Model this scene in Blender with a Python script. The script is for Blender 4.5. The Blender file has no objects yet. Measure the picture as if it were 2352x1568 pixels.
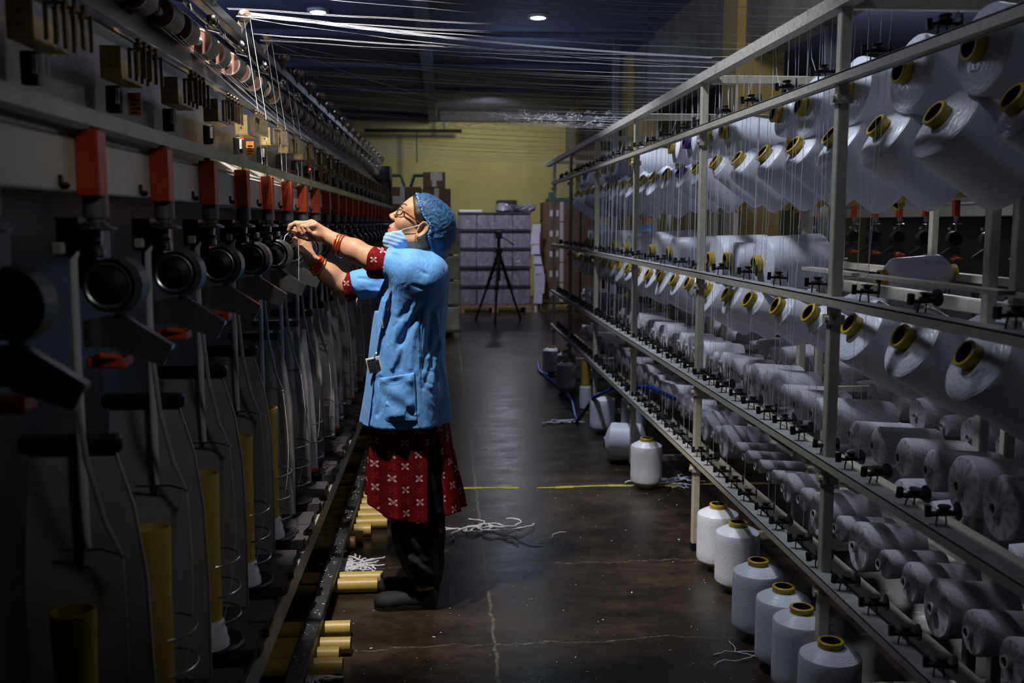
import bpy, math, random
import numpy as np
from mathutils import Vector, Matrix, Quaternion

# ------------------------------------------------------------------ camera
S = bpy.context.scene
COL = S.collection
F_PX = 2287.0
CAM_H = 1.45
cam_d = bpy.data.cameras.new('camera')
cam = bpy.data.objects.new('camera', cam_d)
COL.objects.link(cam)
cam.location = (0, 0, CAM_H)
cam.rotation_euler = (math.radians(90 - 6.7825), 0, math.radians(-3.875))
cam_d.sensor_width = 36.0
cam_d.lens = F_PX / 2352 * 36.0
cam_d.clip_start = 0.05
cam_d.dof.use_dof = True
cam_d.dof.focus_distance = 3.72
cam_d.dof.aperture_fstop = 3.8
S.camera = cam
S.view_settings.view_transform = 'Standard'
S.view_settings.look = 'None'
S.view_settings.gamma = 1.0
S.view_settings.use_curve_mapping = False
S.view_settings.exposure = 0.0

# ------------------------------------------------------------------ world and lights
W = bpy.data.worlds.new('world')
S.world = W
W.use_nodes = True
W.node_tree.nodes['Background'].inputs[0].default_value = (0.35, 0.42, 0.7, 1)
W.node_tree.nodes['Background'].inputs[1].default_value = 0.007


def spot(loc, target, power, size=60, blend=.3, col=(1, 1, 1), rad=.05):
    l = bpy.data.lights.new('spot_lamp', 'SPOT')
    l.energy = power; l.spot_size = math.radians(size); l.spot_blend = blend
    l.color = col; l.shadow_soft_size = rad
    o = bpy.data.objects.new('spot_lamp', l); COL.objects.link(o)
    o.location = loc
    o.rotation_euler = (Vector(target) - Vector(loc)).to_track_quat('-Z', 'Y').to_euler()
    return o


def area(loc, target, power, sx, sy, col=(1, 1, 1)):
    l = bpy.data.lights.new('area_lamp', 'AREA')
    l.shape = 'RECTANGLE'; l.size = sx; l.size_y = sy; l.energy = power; l.color = col
    o = bpy.data.objects.new('area_lamp', l); COL.objects.link(o)
    o.location = loc
    o.rotation_euler = (Vector(target) - Vector(loc)).to_track_quat('-Z', 'Y').to_euler()
    return o


COOL = (.80, .86, 1.0)
WARM = (1.0, .93, .80)
# work light above the machine that picks out the worker and the nearest lit spindles
spot((-0.68, 2.95, 3.35), (-0.15, 3.9, .95), 440, size=42, blend=.45, col=(1.0, .95, .88), rad=.04)
# unseen spot above the aisle, added to light the feed roller faces
spot((-0.08, 2.50, 2.55), (-0.74, 4.15, 1.84), 62, size=21, blend=.5, col=(1.0, .96, .92), rad=.02)
# two ceiling downlights, plus unseen spots added to light creel, cartons and load
spot((-.1, 3.6, 3.5), (1.55, 3.8, 1.35), 310, size=72, blend=.9, col=COOL, rad=.12)
spot((-.25, 2.0, 3.45), (1.35, 2.5, 1.4), 40, size=58, blend=.9, col=COOL, rad=.15)
spot((.45, 5.8, 3.5), (1.6, 5.9, 1.2), 270, size=78, blend=.9, col=COOL, rad=.14)
spot((0.995, 10.667, 3.53), (1.0, 10.9, 0), 230, size=78, blend=.8, col=COOL, rad=.07)
spot((1.15, 19.3, 3.4), (.5, 9.0, 0), 32, size=42, blend=.9, col=(.78, .80, 1.0), rad=.09)
spot((-1.261, 10.542, 3.53), (-1.1, 10.7, 0), 70, size=80, blend=.8, col=COOL, rad=.07)
spot((.6, 14.4, 3.5), (.75, 16.6, .8), 240, size=80, blend=.9, col=(.84, .82, 1.0), rad=.2)
spot((-.3, 11.6, 3.5), (-.3, 13.4, 1.4), 60, size=70, blend=.9, col=WARM, rad=.2)
spot((2.5, 4.0, 3.5), (1.7, 3.6, 1.0), 170, size=110, blend=.9, col=COOL, rad=.2)
spot((2.95, 7.2, 2.65), (3.6, 7.9, 1.5), 20, size=100, blend=.9, col=COOL, rad=.2)
spot((.8, 17.4, 3.4), (.8, 20.0, 1.9), 110, size=130, blend=.9, col=WARM, rad=.2)


def fill_point(loc, power, col, rad=.15):
    """unseen point light added as fill; it also reaches the ceiling"""
    l = bpy.data.lights.new('fill_lamp', 'POINT'); l.energy = power; l.color = col; l.shadow_soft_size = rad
    o = bpy.data.objects.new('fill_lamp', l); COL.objects.link(o); o.location = loc


spot((1.6, 5.2, 3.3), (2.6, 9.0, 2.9), 60, size=60, blend=.9, col=WARM, rad=.2)  # unseen spot added to brighten the yellow column and side beam
spot((-.38, 1.7, 3.2), (-.66, 5.2, .75), 60, size=19, blend=.7, col=(1.0, .96, .9), rad=.1)  # unseen spot added to lift the divider plates
spot((.45, .7, 2.3), (-.72, 2.45, .95), 13, size=38, blend=1.0, col=(1.0, .95, .85), rad=.12)  # unseen spot added to lift the near beam, blocks and tubes
fill_point((.25, .5, 2.55), .4, (1.0, .93, .82), .2)  # weak unseen fill near the camera, added for tubes and worker
fill_point((-2.6, 8.5, 2.7), 60, (.62, .70, 1.0))  # this and the next ones: unseen fills added to lift the dark ceiling
fill_point((.9, 12.0, 2.9), 7, (.6, .68, 1.0))
fill_point((4.6, 9.0, 2.6), 50, (.9, .88, .95))
fill_point((6.5, 4.0, 2.6), 30, (.75, .8, 1.0))

# ------------------------------------------------------------------ node helpers
class NT:
    def __init__(s, name):
        s.m = bpy.data.materials.new(name); s.m.use_nodes = True
        s.t = s.m.node_tree; s.n = s.t.nodes; s.l = s.t.links
        s.b = s.n['Principled BSDF']

    def new(s, t, **k):
        n = s.n.new(t)
        for a, v in k.items():
            if hasattr(n, a): setattr(n, a, v)
        return n

    def put(s, sock, v):
        if v is None: return
        if isinstance(v, (int, float)): sock.default_value = v
        elif isinstance(v, (tuple, list)): sock.default_value = tuple(v) if len(v) == len(sock.default_value) else tuple(v) + (1,)
        else: s.l.new(v, sock)

    def M(s, op, a, b=None, c=None):
        n = s.new('ShaderNodeMath', operation=op)
        s.put(n.inputs[0], a); s.put(n.inputs[1], b)
        if c is not None: s.put(n.inputs[2], c)
        return n.outputs[0]

    def coord(s, out='Object'):
        return s.new('ShaderNodeTexCoord').outputs[out]

    def scale(s, vec, sc):
        n = s.new('ShaderNodeMapping'); s.l.new(vec, n.inputs[0]); n.inputs['Scale'].default_value = sc
        return n.outputs[0]

    def noise(s, vec, scale, detail=3, rough=.5, dist=0):
        n = s.new('ShaderNodeTexNoise'); s.l.new(vec, n.inputs['Vector'])
        n.inputs['Scale'].default_value = scale; n.inputs['Detail'].default_value = detail
        n.inputs['Roughness'].default_value = rough; n.inputs['Distortion'].default_value = dist
        return n.outputs[0]

    def ramp(s, fac, stops):
        n = s.new('ShaderNodeValToRGB'); s.put(n.inputs[0], fac)
        cr = n.color_ramp
        while len(cr.elements) < len(stops): cr.elements.new(.5)
        for e, (p, c) in zip(cr.elements, stops):
            e.position = p; e.color = (tuple(c) + (1,)) if isinstance(c, tuple) else (c, c, c, 1)
        return n.outputs[0]

    def mix(s, f, a, b):
        n = s.new('ShaderNodeMix', data_type='RGBA')
        s.put(n.inputs[0], f); s.put(n.inputs[6], a); s.put(n.inputs[7], b)
        return n.outputs[2]

    def bump(s, h, strength=.3, dist=.01):
        n = s.new('ShaderNodeBump'); s.put(n.inputs['Height'], h)
        n.inputs['Strength'].default_value = strength; n.inputs['Distance'].default_value = dist
        s.l.new(n.outputs[0], s.b.inputs['Normal'])

    def set(s, **k):
        for a, v in k.items():
            s.put(s.b.inputs[a.replace('_', ' ')], v)
        return s


def mat(name, col, rough=.5, metal=0., nscale=40, amt=.15, bump=.1, **k):
    """a plain procedural material with uneven tone and a fine bump"""
    t = NT(name); c = t.coord()
    n = t.noise(c, nscale, 4, .6)
    lo = tuple(x * (1 - amt) for x in col); hi = tuple(min(1, x * (1 + amt)) for x in col)
    t.set(Base_Color=t.ramp(n, [(.3, lo), (.7, hi)]), Roughness=rough, Metallic=metal)
    if bump: t.bump(n, bump, .002)
    for a, v in k.items(): t.put(t.b.inputs[a.replace('_', ' ')], v)
    return t.m


def emit(name, col, st):
    t = NT(name); t.set(Base_Color=col, Emission_Color=col, Emission_Strength=st); return t.m


MT = {}
MT['cream'] = mat('cream_paint', (.50, .45, .36), .45, nscale=60, amt=.14, bump=.25)
MT['cream_dusty'] = mat('cream_paint_dusty', (.46, .42, .36), .6, nscale=80, amt=.3, bump=.4)
MT['white_top'] = mat('white_strip', (.68, .68, .66), .5)
MT['rail_top'] = mat('dusty_white_strip', (.33, .33, .315), .6, nscale=20, amt=.2)
MT['black'] = mat('black_plastic', (.012, .012, .014), .4)
MT['black_metal'] = mat('black_metal', (.02, .02, .022), .35, .6)
MT['dark_gray'] = mat('dark_gray_paint', (.055, .055, .06), .38, .2, nscale=30, amt=.25)
MT['sheet'] = mat('gray_sheet_metal', (.34, .33, .33), .45, .1, nscale=12, amt=.18, bump=.05)
MT['steel'] = mat('steel', (.42, .42, .43), .28, .95, nscale=25, amt=.15)
MT['chrome'] = mat('chrome', (.62, .62, .64), .15, 1.0)
MT['brass'] = mat('gold_plated_steel', (.52, .38, .16), .42, .55, nscale=50, amt=.15)
MT['beam'] = mat('beige_beam_paint', (.66, .63, .56), .45, nscale=25, amt=.08)
MT['orange'] = mat('orange_plastic', (.50, .055, .010), .4, nscale=35, amt=.22, bump=.1)
MT['orange_dark'] = mat('orange_bracket', (.50, .075, .02), .45)
MT['ledge'] = mat('pale_guard', (.34, .36, .32), .25, nscale=10, amt=.2)
MT['panel'] = mat('brushed_panel', (.20, .20, .205), .38, .5, nscale=8, amt=.35)
MT['pink'] = mat('brown_disc_face', (.34, .17, .13), .4, nscale=30, amt=.12)
MT['rim'] = mat('cream_rim', (.55, .47, .36), .4)
MT['rubber'] = mat('gray_green_rubber', (.12, .12, .10), .55)
MT['collar'] = mat('gray_collar', (.16, .16, .17), .4, .2)
MT['fingers'] = mat('dark_brass_fingers', (.26, .21, .13), .35, .8, nscale=80, amt=.3)
MT['cork'] = mat('dark_pad', (.045, .04, .042), .8, nscale=120, amt=.5, bump=.8)
MT['rail'] = mat('gray_rail', (.34, .33, .31), .45, nscale=20, amt=.2)
MT['dusty'] = mat('dusty_black_bar', (.035, .035, .038), .5, nscale=60, amt=.6, bump=.3)
MT['tag'] = mat('orange_tag', (.62, .24, .04), .5)
MT['led'] = emit('red_led', (1, .03, .02), 6)
MT['thread'] = mat('yarn_strand', (.80, .80, .86), .5, amt=.05, bump=0)
MT['cord'] = mat('white_cord', (.62, .62, .68), .6, nscale=500, amt=.15, bump=.5)
MT['dim_yarn'] = mat('thin_gray_yarn', (.36, .36, .40), .6, bump=0)
MT['purple'] = mat('purple_core', (.09, .03, .22), .4)
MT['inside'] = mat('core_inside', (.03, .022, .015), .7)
MT['paper'] = mat('gray_paper_cone', (.50, .47, .46), .6)
MT['cardboard'] = mat('cardboard', (.12, .07, .04), .8, nscale=12, amt=.2)
MT['wood'] = mat('pallet_wood', (.30, .20, .11), .7, nscale=15, amt=.3)
MT['green_steel'] = mat('green_steel', (.03, .09, .06), .45, .2)
MT['blue_hose'] = mat('blue_hose', (.012, .03, .32), .3)
MT['teal'] = mat('teal_paint', (.0, .12, .10), .5)
MT['bluepole'] = mat('blue_gray_paint', (.16, .21, .29), .5)


def yellow_mat():
    t = NT('yellow_core'); c = t.coord()
    n = t.noise(c, 60, 4)
    t.set(Base_Color=t.ramp(n, [(.3, (.40, .285, .010)), (.7, (.55, .41, .014))]), Roughness=.42)
    t.bump(n, .15, .002)
    return t.m


MT['yellow'] = yellow_mat()


def ribbed(name, col, axis=2, pitch=.0095):
    """yellow plastic tube with fine rings around its length"""
    t = NT(name); c = t.coord(); s = t.new('ShaderNodeSeparateXYZ'); t.l.new(c, s.inputs[0])
    z = t.M('MULTIPLY', s.outputs[axis], 1 / pitch)
    fr = t.M('FRACT', z)
    g = t.M('LESS_THAN', fr, .14)
    n = t.noise(c, 40, 3)
    base = t.ramp(n, [(.3, tuple(x * .85 for x in col)), (.7, col)])
    t.set(Base_Color=t.mix(t.M('MULTIPLY', g, .35), base, tuple(x * .55 for x in col)), Roughness=.42)
    t.bump(t.M('SUBTRACT', 1.0, g), .5, .002)
    return t.m


MT['tube'] = ribbed('yellow_ringed_tube', (.50, .36, .07))


def yarn_mat(name, col, rough=.3, wind=1500, cross=.6, sheen=.2, lowk=.76):
    """wound yarn: fine rings and crossing winds round the package axis"""
    t = NT(name); c = t.coord(); s = t.new('ShaderNodeSeparateXYZ'); t.l.new(c, s.inputs[0])
    x, y, z = s.outputs[0], s.outputs[1], s.outputs[2]
    ang = t.M('ARCTAN2', y, x)
    nz = t.noise(t.scale(c, (9, 9, 60)), 3, 4, .6)
    zz = t.M('MULTIPLY', z, wind)
    a1 = t.M('SINE', t.M('ADD', t.M('ADD', zz, t.M('MULTIPLY', ang, 9.0)), t.M('MULTIPLY', nz, 6.0)))
    a2 = t.M('SINE', t.M('ADD', t.M('SUBTRACT', t.M('MULTIPLY', zz, 1.13), t.M('MULTIPLY', ang, 13.0)), t.M('MULTIPLY', nz, 7.0)))
    f = t.noise(t.scale(c, (14, 14, 420)), 2.0, 3, .7)
    h = t.M('ADD', t.M('MULTIPLY', t.M('MAXIMUM', a1, a2), cross), f)
    v = t.M('ADD', t.M('MULTIPLY', h, .12), .80)
    cc = t.new('ShaderNodeCombineXYZ')
    base = t.ramp(v, [(.70, tuple(k * lowk for k in col)), (.95, col)])
    t.set(Base_Color=base, Roughness=rough, Specular_IOR_Level=.6)
    t.put(t.b.inputs['Sheen Weight'], sheen)
    t.bump(h, .35, .0018)
    return t.m


MT['yarn'] = yarn_mat('white_filament_yarn', (.80, .81, .90), .27)
MT['yarn_cone'] = yarn_mat('pale_gray_yarn', (.58, .545, .61), .62, wind=1150, cross=1.0, sheen=.3, lowk=.42)


def floor_mat():
    t = NT('worn_concrete'); c = t.coord()
    n1 = t.noise(c, 1.1, 6, .65, .4); n2 = t.noise(t.scale(c, (1.2, 2.2, 1)), 2.6, 8, .75); n3 = t.noise(c, 45, 4, .7)
    f = t.M('ADD', t.M('MULTIPLY', n1, .5), t.M('MULTIPLY', n2, .5))
    col = t.ramp(f, [(.38, (.007, .0045, .0035)), (.50, (.024, .0165, .012)), (.62, (.062, .044, .032))])
    fleck = t.M('GREATER_THAN', t.noise(c, 95, 2, .5), .735)
    col = t.mix(t.M('MULTIPLY', fleck, .5), col, (.35, .31, .27))
    # cracks and the expansion joint
    s = t.new('ShaderNodeSeparateXYZ'); t.l.new(c, s.inputs[0])
    wob = t.M('MULTIPLY', t.M('SUBTRACT', t.noise(c, 7, 4), .5), .035)
    jd = t.M('ABSOLUTE', t.M('SUBTRACT', t.M('ADD', s.outputs[0], wob), .163))
    joint = t.M('LESS_THAN', jd, t.M('MULTIPLY', t.noise(c, 30, 3), .011))
    wob2 = t.M('MULTIPLY', t.M('SUBTRACT', t.noise(c, 2.2, 6, .7), .5), .22)
    cd = t.M('ABSOLUTE', t.M('SUBTRACT', t.M('ADD', s.outputs[1], wob2), 3.30))
    cd2 = t.M('ABSOLUTE', t.M('SUBTRACT', t.M('ADD', s.outputs[1], t.M('MULTIPLY', wob2, 1.4)), 4.12))
    crack = t.M('LESS_THAN', t.M('MINIMUM', cd, cd2), t.M('MULTIPLY', t.noise(c, 24, 3), .0065))
    mk = t.M('MAXIMUM', joint, crack)
    dust = t.M('GREATER_THAN', t.noise(c, 60, 3, .7), .43)
    col = t.mix(t.M('MULTIPLY', t.M('MULTIPLY', mk, dust), .28), col, (.30, .26, .21))
    t.set(Base_Color=col, Roughness=t.ramp(t.M('ADD', t.M('MULTIPLY', n2, .7), t.M('MULTIPLY', n3, .3)), [(.3, .20), (.7, .42)]), Specular_IOR_Level=.28)
    t.bump(t.M('ADD', t.M('MULTIPLY', n3, .4), n2), .10, .005)
    return t.m


MT['floor'] = floor_mat()


def wall_mat(name, col, stain=.5, sc=1.2):
    t = NT(name); c = t.coord(); n = t.noise(c, sc, 6, .7)
    t.set(Base_Color=t.ramp(n, [(.35, tuple(x * (1 - stain * .5) for x in col)), (.6, col)]), Roughness=.75)
    t.bump(t.noise(c, 30, 4), .15, .01)
    return t.m


MT['wall_yellow'] = wall_mat('yellow_wall_paint', (.52, .50, .22), .25)
MT['column_yellow'] = wall_mat('yellow_column_paint', (.50, .40, .15), .25)
MT['plaster'] = wall_mat('stained_plaster', (.26, .25, .24), .9, 2.0)
MT['ceiling'] = wall_mat('dark_blue_ceiling', (.14, .16, .28), .5)
MT['duct'] = wall_mat('pale_duct', (.20, .21, .26), .3)
MT['darkwall'] = wall_mat('dark_wall', (.10, .10, .11), .5)

# ------------------------------------------------------------------ geometry helpers
class MB:
    def __init__(s):
        s.v = []; s.f = []; s.mi = []; s.sm = []

    def add(s, vs, fs, m=0, smooth=False):
        o = len(s.v); s.v += [tuple(v) for v in vs]
        for f in fs:
            s.f.append(tuple(i + o for i in f)); s.mi.append(m); s.sm.append(smooth)
        return s

    def box(s, x0, x1, y0, y1, z0, z1, m=0, M=None):
        vs = [Vector((x, y, z)) for z in (z0, z1) for y in (y0, y1) for x in (x0, x1)]
        if M is not None: vs = [M @ v for v in vs]
        return s.add(vs, [(0, 2, 3, 1), (4, 5, 7, 6), (0, 1, 5, 4), (2, 6, 7, 3), (0, 4, 6, 2), (1, 3, 7, 5)], m)

    def bbox(s, x0, x1, y0, y1, z0, z1, b=.004, m=0, M=None):
        """box with chamfered vertical and horizontal edges"""
        xs = [(x0, x0 + b, x1 - b, x1)]; X0, X1, Y0, Y1 = x0, x1, y0, y1
        ring = lambda i, z: [(X0 + i, Y0 + b, z), (X0 + b, Y0 + i, z), (X1 - b, Y0 + i, z), (X1 - i, Y0 + b, z), (X1 - i, Y1 - b, z), (X1 - b, Y1 - i, z), (X0 + b, Y1 - i, z), (X0 + i, Y1 - b, z)]
        vs = ring(b * .7, z0) + ring(0, z0 + b) + ring(0, z1 - b) + ring(b * .7, z1)
        vs = [Vector(v) for v in vs]
        if M is not None: vs = [M @ v for v in vs]
        fs = [tuple(range(7, -1, -1)), tuple(range(24, 32))]
        for r in range(3):
            for i in range(8):
                j = (i + 1) % 8; fs.append((r * 8 + i, r * 8 + j, r * 8 + 8 + j, r * 8 + 8 + i))
        return s.add(vs, fs, m)

    def tube(s, pts, r, n=8, m=0, caps=True, closed=False, smooth=True):
        """round bar along a list of points; r a number or one radius per point"""
        pts = [Vector(p) for p in pts]; k = len(pts)
        rs = r if isinstance(r, (list, tuple)) else [r] * k
        vs = []; up = None
        for i, p in enumerate(pts):
            a = pts[i - 1] if (i > 0 or closed) else p
            b = pts[(i + 1) % k] if (i < k - 1 or closed) else p
            d = (b - a)
            d = d.normalized() if d.length > 1e-9 else Vector((0, 0, 1))
            if up is None:
                up = d.orthogonal().normalized()
            up = (up - d * up.dot(d))
            up = up.normalized() if up.length > 1e-6 else d.orthogonal().normalized()
            w = d.cross(up)
            for j in range(n):
                t = 2 * math.pi * j / n
                vs.append(p + (up * math.cos(t) + w * math.sin(t)) * rs[i])
        fs = []
        for i in range(k if closed else k - 1):
            for j in range(n):
                j2 = (j + 1) % n; i2 = (i + 1) % k
                fs.append((i * n + j, i * n + j2, i2 * n + j2, i2 * n + j))
        s.add(vs, fs, m, smooth)
        if caps and not closed:
            o = len(s.v) - len(vs)
            s.f.append(tuple(o + j for j in range(n - 1, -1, -1))); s.mi.append(m); s.sm.append(False)
            s.f.append(tuple(o + (k - 1) * n + j for j in range(n))); s.mi.append(m); s.sm.append(False)
        return s

    def lathe(s, prof, n=24, M=None, m=0, smooth=True, closed=False, sharp=None):
        """prof: list of (radius, z); turned about z, then moved by M"""
        M = M or Matrix.Identity(4); k = len(prof); vs = []
        for (r, z) in prof:
            for j in range(n):
                t = 2 * math.pi * j / n
                vs.append(M @ Vector((r * math.cos(t), r * math.sin(t), z)))
        fs = []
        for i in range(k if closed else k - 1):
            for j in range(n):
                j2 = (j + 1) % n; i2 = (i + 1) % k
                fs.append((i * n + j, i * n + j2, i2 * n + j2, i2 * n + j))
        s.add(vs, fs, m, smooth)
        if not closed:
            o = len(s.v) - len(vs)
            if prof[0][0] > 1e-6:
                s.f.append(tuple(o + j for j in range(n - 1, -1, -1))); s.mi.append(m); s.sm.append(False)
            if prof[-1][0] > 1e-6:
                s.f.append(tuple(o + (k - 1) * n + j for j in range(n))); s.mi.append(m); s.sm.append(False)
        return s

    def prism(s, poly, ax, a0, a1, m=0):
        """polygon in the plane across axis ax, pushed from a0 to a1"""
        o = [i for i in range(3) if i != ax]; vs = []
        for a in (a0, a1):
            for p in poly:
                v = [0, 0, 0]; v[ax] = a; v[o[0]] = p[0]; v[o[1]] = p[1]; vs.append(v)
        n = len(poly)
        fs = [tuple(range(n)), tuple(range(2 * n - 1, n - 1, -1))]
        for i in range(n):
            j = (i + 1) % n; fs.append((i, i + n, j + n, j))
        return s.add(vs, fs, m)

    def mesh(s, name, mats):
        me = bpy.data.meshes.new(name)
        me.from_pydata([tuple(v) for v in s.v], [], s.f)
        for k in (mats if isinstance(mats, (list, tuple)) else [mats]):
            me.materials.append(MT[k] if isinstance(k, str) else k)
        me.polygons.foreach_set('material_index', s.mi)
        me.polygons.foreach_set('use_smooth', s.sm)
        me.update()
        if any(s.sm): me.set_sharp_from_angle(angle=math.radians(34))
        import bmesh
        b = bmesh.new(); b.from_mesh(me); bmesh.ops.recalc_face_normals(b, faces=b.faces); b.to_mesh(me); b.free()
        return me

    def build(s, name, mats, parent=None, **k):
        return link(name, s.mesh(name, mats), parent, **k)


def base_of(p):
    return Matrix.Translation(p.location) @ p.rotation_euler.to_matrix().to_4x4() if p.rotation_mode != 'QUATERNION' else Matrix.Translation(p.location) @ p.rotation_quaternion.to_matrix().to_4x4()


def link(name, me, parent=None, loc=None, world=False):
    """world=True: the mesh is in room coordinates although it hangs under a parent"""
    o = bpy.data.objects.new(name, me); COL.objects.link(o)
    if parent is not None:
        o.parent = parent
        if world: o.matrix_parent_inverse = base_of(parent).inverted()
    if loc is not None: o.location = loc
    return o


def tag(o, label=None, cat=None, group=None, kind=None):
    if label: o['label'] = label
    if cat: o['category'] = cat
    if group: o['group'] = group
    if kind: o['kind'] = kind
    return o


def thing(name, label, cat, loc=(0, 0, 0), group=None, quat=None):
    o = bpy.data.objects.new(name, None); COL.objects.link(o); o.location = loc
    o.empty_display_size = .05
    if quat is not None:
        o.rotation_mode = 'QUATERNION'; o.rotation_quaternion = quat
    return tag(o, label, cat, group)


def copy_tree(o, loc=None, quat=None, label=None, group=None):
    r = o.copy(); COL.objects.link(r)
    if loc is not None: r.location = loc
    if quat is not None: r.rotation_mode = 'QUATERNION'; r.rotation_quaternion = quat
    if label: r['label'] = label
    if group: r['group'] = group
    for ch in list(KIDS.get(o.name, [])):
        c = ch.copy(); COL.objects.link(c); c.parent = r
        KIDS.setdefault(r.name, []).append(c)
    return r


KIDS = {}


def kid(p, o):
    KIDS.setdefault(p.name, []).append(o); return o


ORD = ['first', 'second', 'third', 'fourth', 'fifth', 'sixth', 'seventh', 'eighth', 'ninth', 'tenth', 'eleventh', 'twelfth', 'thirteenth', 'fourteenth', 'fifteenth', 'sixteenth', 'seventeenth', 'eighteenth', 'nineteenth', 'twentieth', 'twenty-first', 'twenty-second', 'twenty-third', 'twenty-fourth', 'twenty-fifth', 'twenty-sixth', 'twenty-seventh', 'twenty-eighth', 'twenty-ninth', 'thirtieth', 'thirty-first', 'thirty-second', 'thirty-third', 'thirty-fourth', 'thirty-fifth', 'thirty-sixth', 'thirty-seventh', 'thirty-eighth', 'thirty-ninth', 'fortieth', 'forty-first', 'forty-second', 'forty-third', 'forty-fourth', 'forty-fifth', 'forty-sixth', 'forty-seventh', 'forty-eighth']
RNG = random.Random(7)
YEND = 20.0
CEIL = 3.6

# ================================================================== SETTING
def struct(name, mb, m): return tag(mb.build(name, m), kind='structure')


struct('floor', MB().box(-6, 16, -3, YEND + .2, -.1, 0), 'floor')
struct('ceiling', MB().box(-6, 16, -3, YEND + .2, CEIL, CEIL + .1), 'ceiling')
b = MB().box(-6, 2.45, YEND, YEND + .15, 0, CEIL)
b.box(2.45, 16, YEND, YEND + .15, 0, CEIL)
struct('wall_back', b, 'wall_yellow')
struct('wall_left', MB().box(-6.1, -6, -3, YEND, 0, CEIL), 'darkwall')
struct('wall_right', MB().box(16, 16.1, -3, YEND, 0, CEIL), 'darkwall')
struct('wall_front', MB().box(-6, 16, -3.1, -3, 0, CEIL), 'darkwall')
# downstand beam with columns along the side bay
struct('trim_1', MB().box(2.42, 2.70, -3, YEND, 2.80, CEIL), 'plaster')
for i, y in enumerate((8.05, 12.8, 17.5)):
    struct('trim_%d' % (i + 2), MB().box(2.35, 2.74, y, y + .42, 0, CEIL - .01), 'column_yellow')
struct('trim_5', MB().box(-5.9, 3, YEND - .28, YEND - .12, 3.42, CEIL), 'darkwall')      # dark soffit before the end wall
b = MB().tube([(-1.5, YEND - .55, 3.2), (.35, YEND - .55, 3.2)], .035, 8)
b.box(-.52, -.50, YEND - .57, YEND - .53, 2.6, 3.2); b.box(.0, .03, YEND - .57, YEND - .53, 3.2, CEIL)
tag(b.build('ceiling_pipe', 'black'), 'dark horizontal pipe hung under the ceiling before the yellow end wall', 'pipe')
tag(MB().box(-.265, -.125, 2, YEND - .35, 3.38, 3.59).build('ceiling_duct', 'duct'), 'pale straight duct running along the dark blue ceiling', 'duct')
for i, (x, y, lab) in enumerate([(-1.261, 10.542, 'round bright downlight in the ceiling above the twisting machine'), (.995, 10.667, 'round bright downlight in the ceiling above the aisle beside the creel')]):
    t = thing('ceiling_downlight', lab, 'light', (x, y, CEIL), 'ceiling downlights')
    MB().lathe([(.075, -.03), (.105, -.03), (.11, 0), (.075, 0)], 28, closed=True).build('ring', 'white_top', t)
    MB().lathe([(0, -.024), (.075, -.024)], 28).build('lens', emit('lamp_lens', (.8, 1, .97), 14), t)
# vertical poles seen behind the creel
tag(MB().box(2.02, 2.09, 12.0, 12.07, 0, CEIL).build('conduit_pole', 'duct'), 'thin pale floor-to-ceiling conduit pole behind the creel', 'pole')
tag(MB().box(3.0 - .35, 3.07 - .35, 6.9, 6.97, 0, CEIL).build('conduit_pole', 'bluepole'), 'thin blue gray pole rising behind the creel beside the side beam', 'pole')
# ceiling cross ribs (part of the ceiling)
for i, y in enumerate((11.6, 13.9, 16.4)):
    struct('trim_%d' % (6 + i), MB().box(-5.9, 2.7, y, y + .1, CEIL - .06, CEIL - .001), 'ceiling')
# painted line on the floor
b = MB()
pts = [(.0 + i * .1, 5.345 + .012 * math.sin(i * .9)) for i in range(28)]
for i in range(27):
    if i in (4, 13, 20): continue
    w = .016 + .005 * math.sin(i * 2.3)
    (xa, ya), (xb, yb) = pts[i], pts[i + 1]
    b.add([(xa, ya - w, .0012), (xb, yb - w, .0012), (xb, yb + w, .0012), (xa, ya + w, .0012)], [(0, 1, 2, 3)])
tag(b.build('trim_9', mat('worn_yellow_line', (.42, .40, .04), .6, nscale=30, amt=.4)), kind='structure')

# ================================================================== CREEL (yarn rack)
XF = 1.09                      # front face of the posts
PY = [2.74, 4.23, 5.72, 7.21, 8.70, 10.0]
Y0R, Y1R = .6, 10.02
rack = thing('yarn_creel', 'long cream painted steel creel rack holding tiers of white yarn packages along the aisle', 'yarn rack', (XF, 2.74, 0))


def rp(name, mb, m, w=True): return link(name, mb.mesh(name, m), rack, world=True)


for x, nm in ((XF, 'front_post'), (1.545, 'center_post'), (1.625, 'center_post'), (2.12, 'rear_post')):
    for y in [1.25] + PY:
        b = MB().bbox(x, x + .031, y, y + .034, .0, 2.07 if x < 1.5 or x > 2 else 1.95, .003)
        if x < 1.2: b.box(x - .003, x + .034, y - .003, y + .037, 0, .035, 1)
        rp(nm, b, ['cream', 'black'])
# top header: angle beam
b = MB(); b.box(XF - .012, XF + .03, Y0R, 10.62, 2.037, 2.075); b.box(XF + .03, XF + .06, Y0R, 10.62, 2.066, 2.075)
rp('header_beam', b, 'cream_dusty')
b = MB(); b.box(2.12, 2.16, Y0R, 10.4, 2.03, 2.075); rp('header_beam', b, 'cream_dusty')
RAILZ = [1.855, 1.243, .780, .437]
for z in RAILZ:
    b = MB()
    b.box(XF - .02, XF + .005, Y0R, Y1R, z - .025, z)                 # front lip
    b.box(XF - .02, XF + .026, Y0R, Y1R, z - .004, z + .001, 1)        # white guide strip on top
    b.box(XF + .020, XF + .026, Y0R, Y1R, z - .022, z)
    rp('guide_rail', b, ['cream', 'rail_top'])
    b = MB()
    b.box(2.10, 2.16, Y0R, Y1R, z - .03, z); rp('rear_rail', b, 'cream')
    zc = {1.855: 1.80, 1.243: 1.20, .780: .72, .437: .36}[z]
    b = MB(); b.bbox(1.59, 1.625, Y0R, Y1R, zc - .022, zc + .022, .004); rp('center_rail', b, 'cream')
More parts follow.
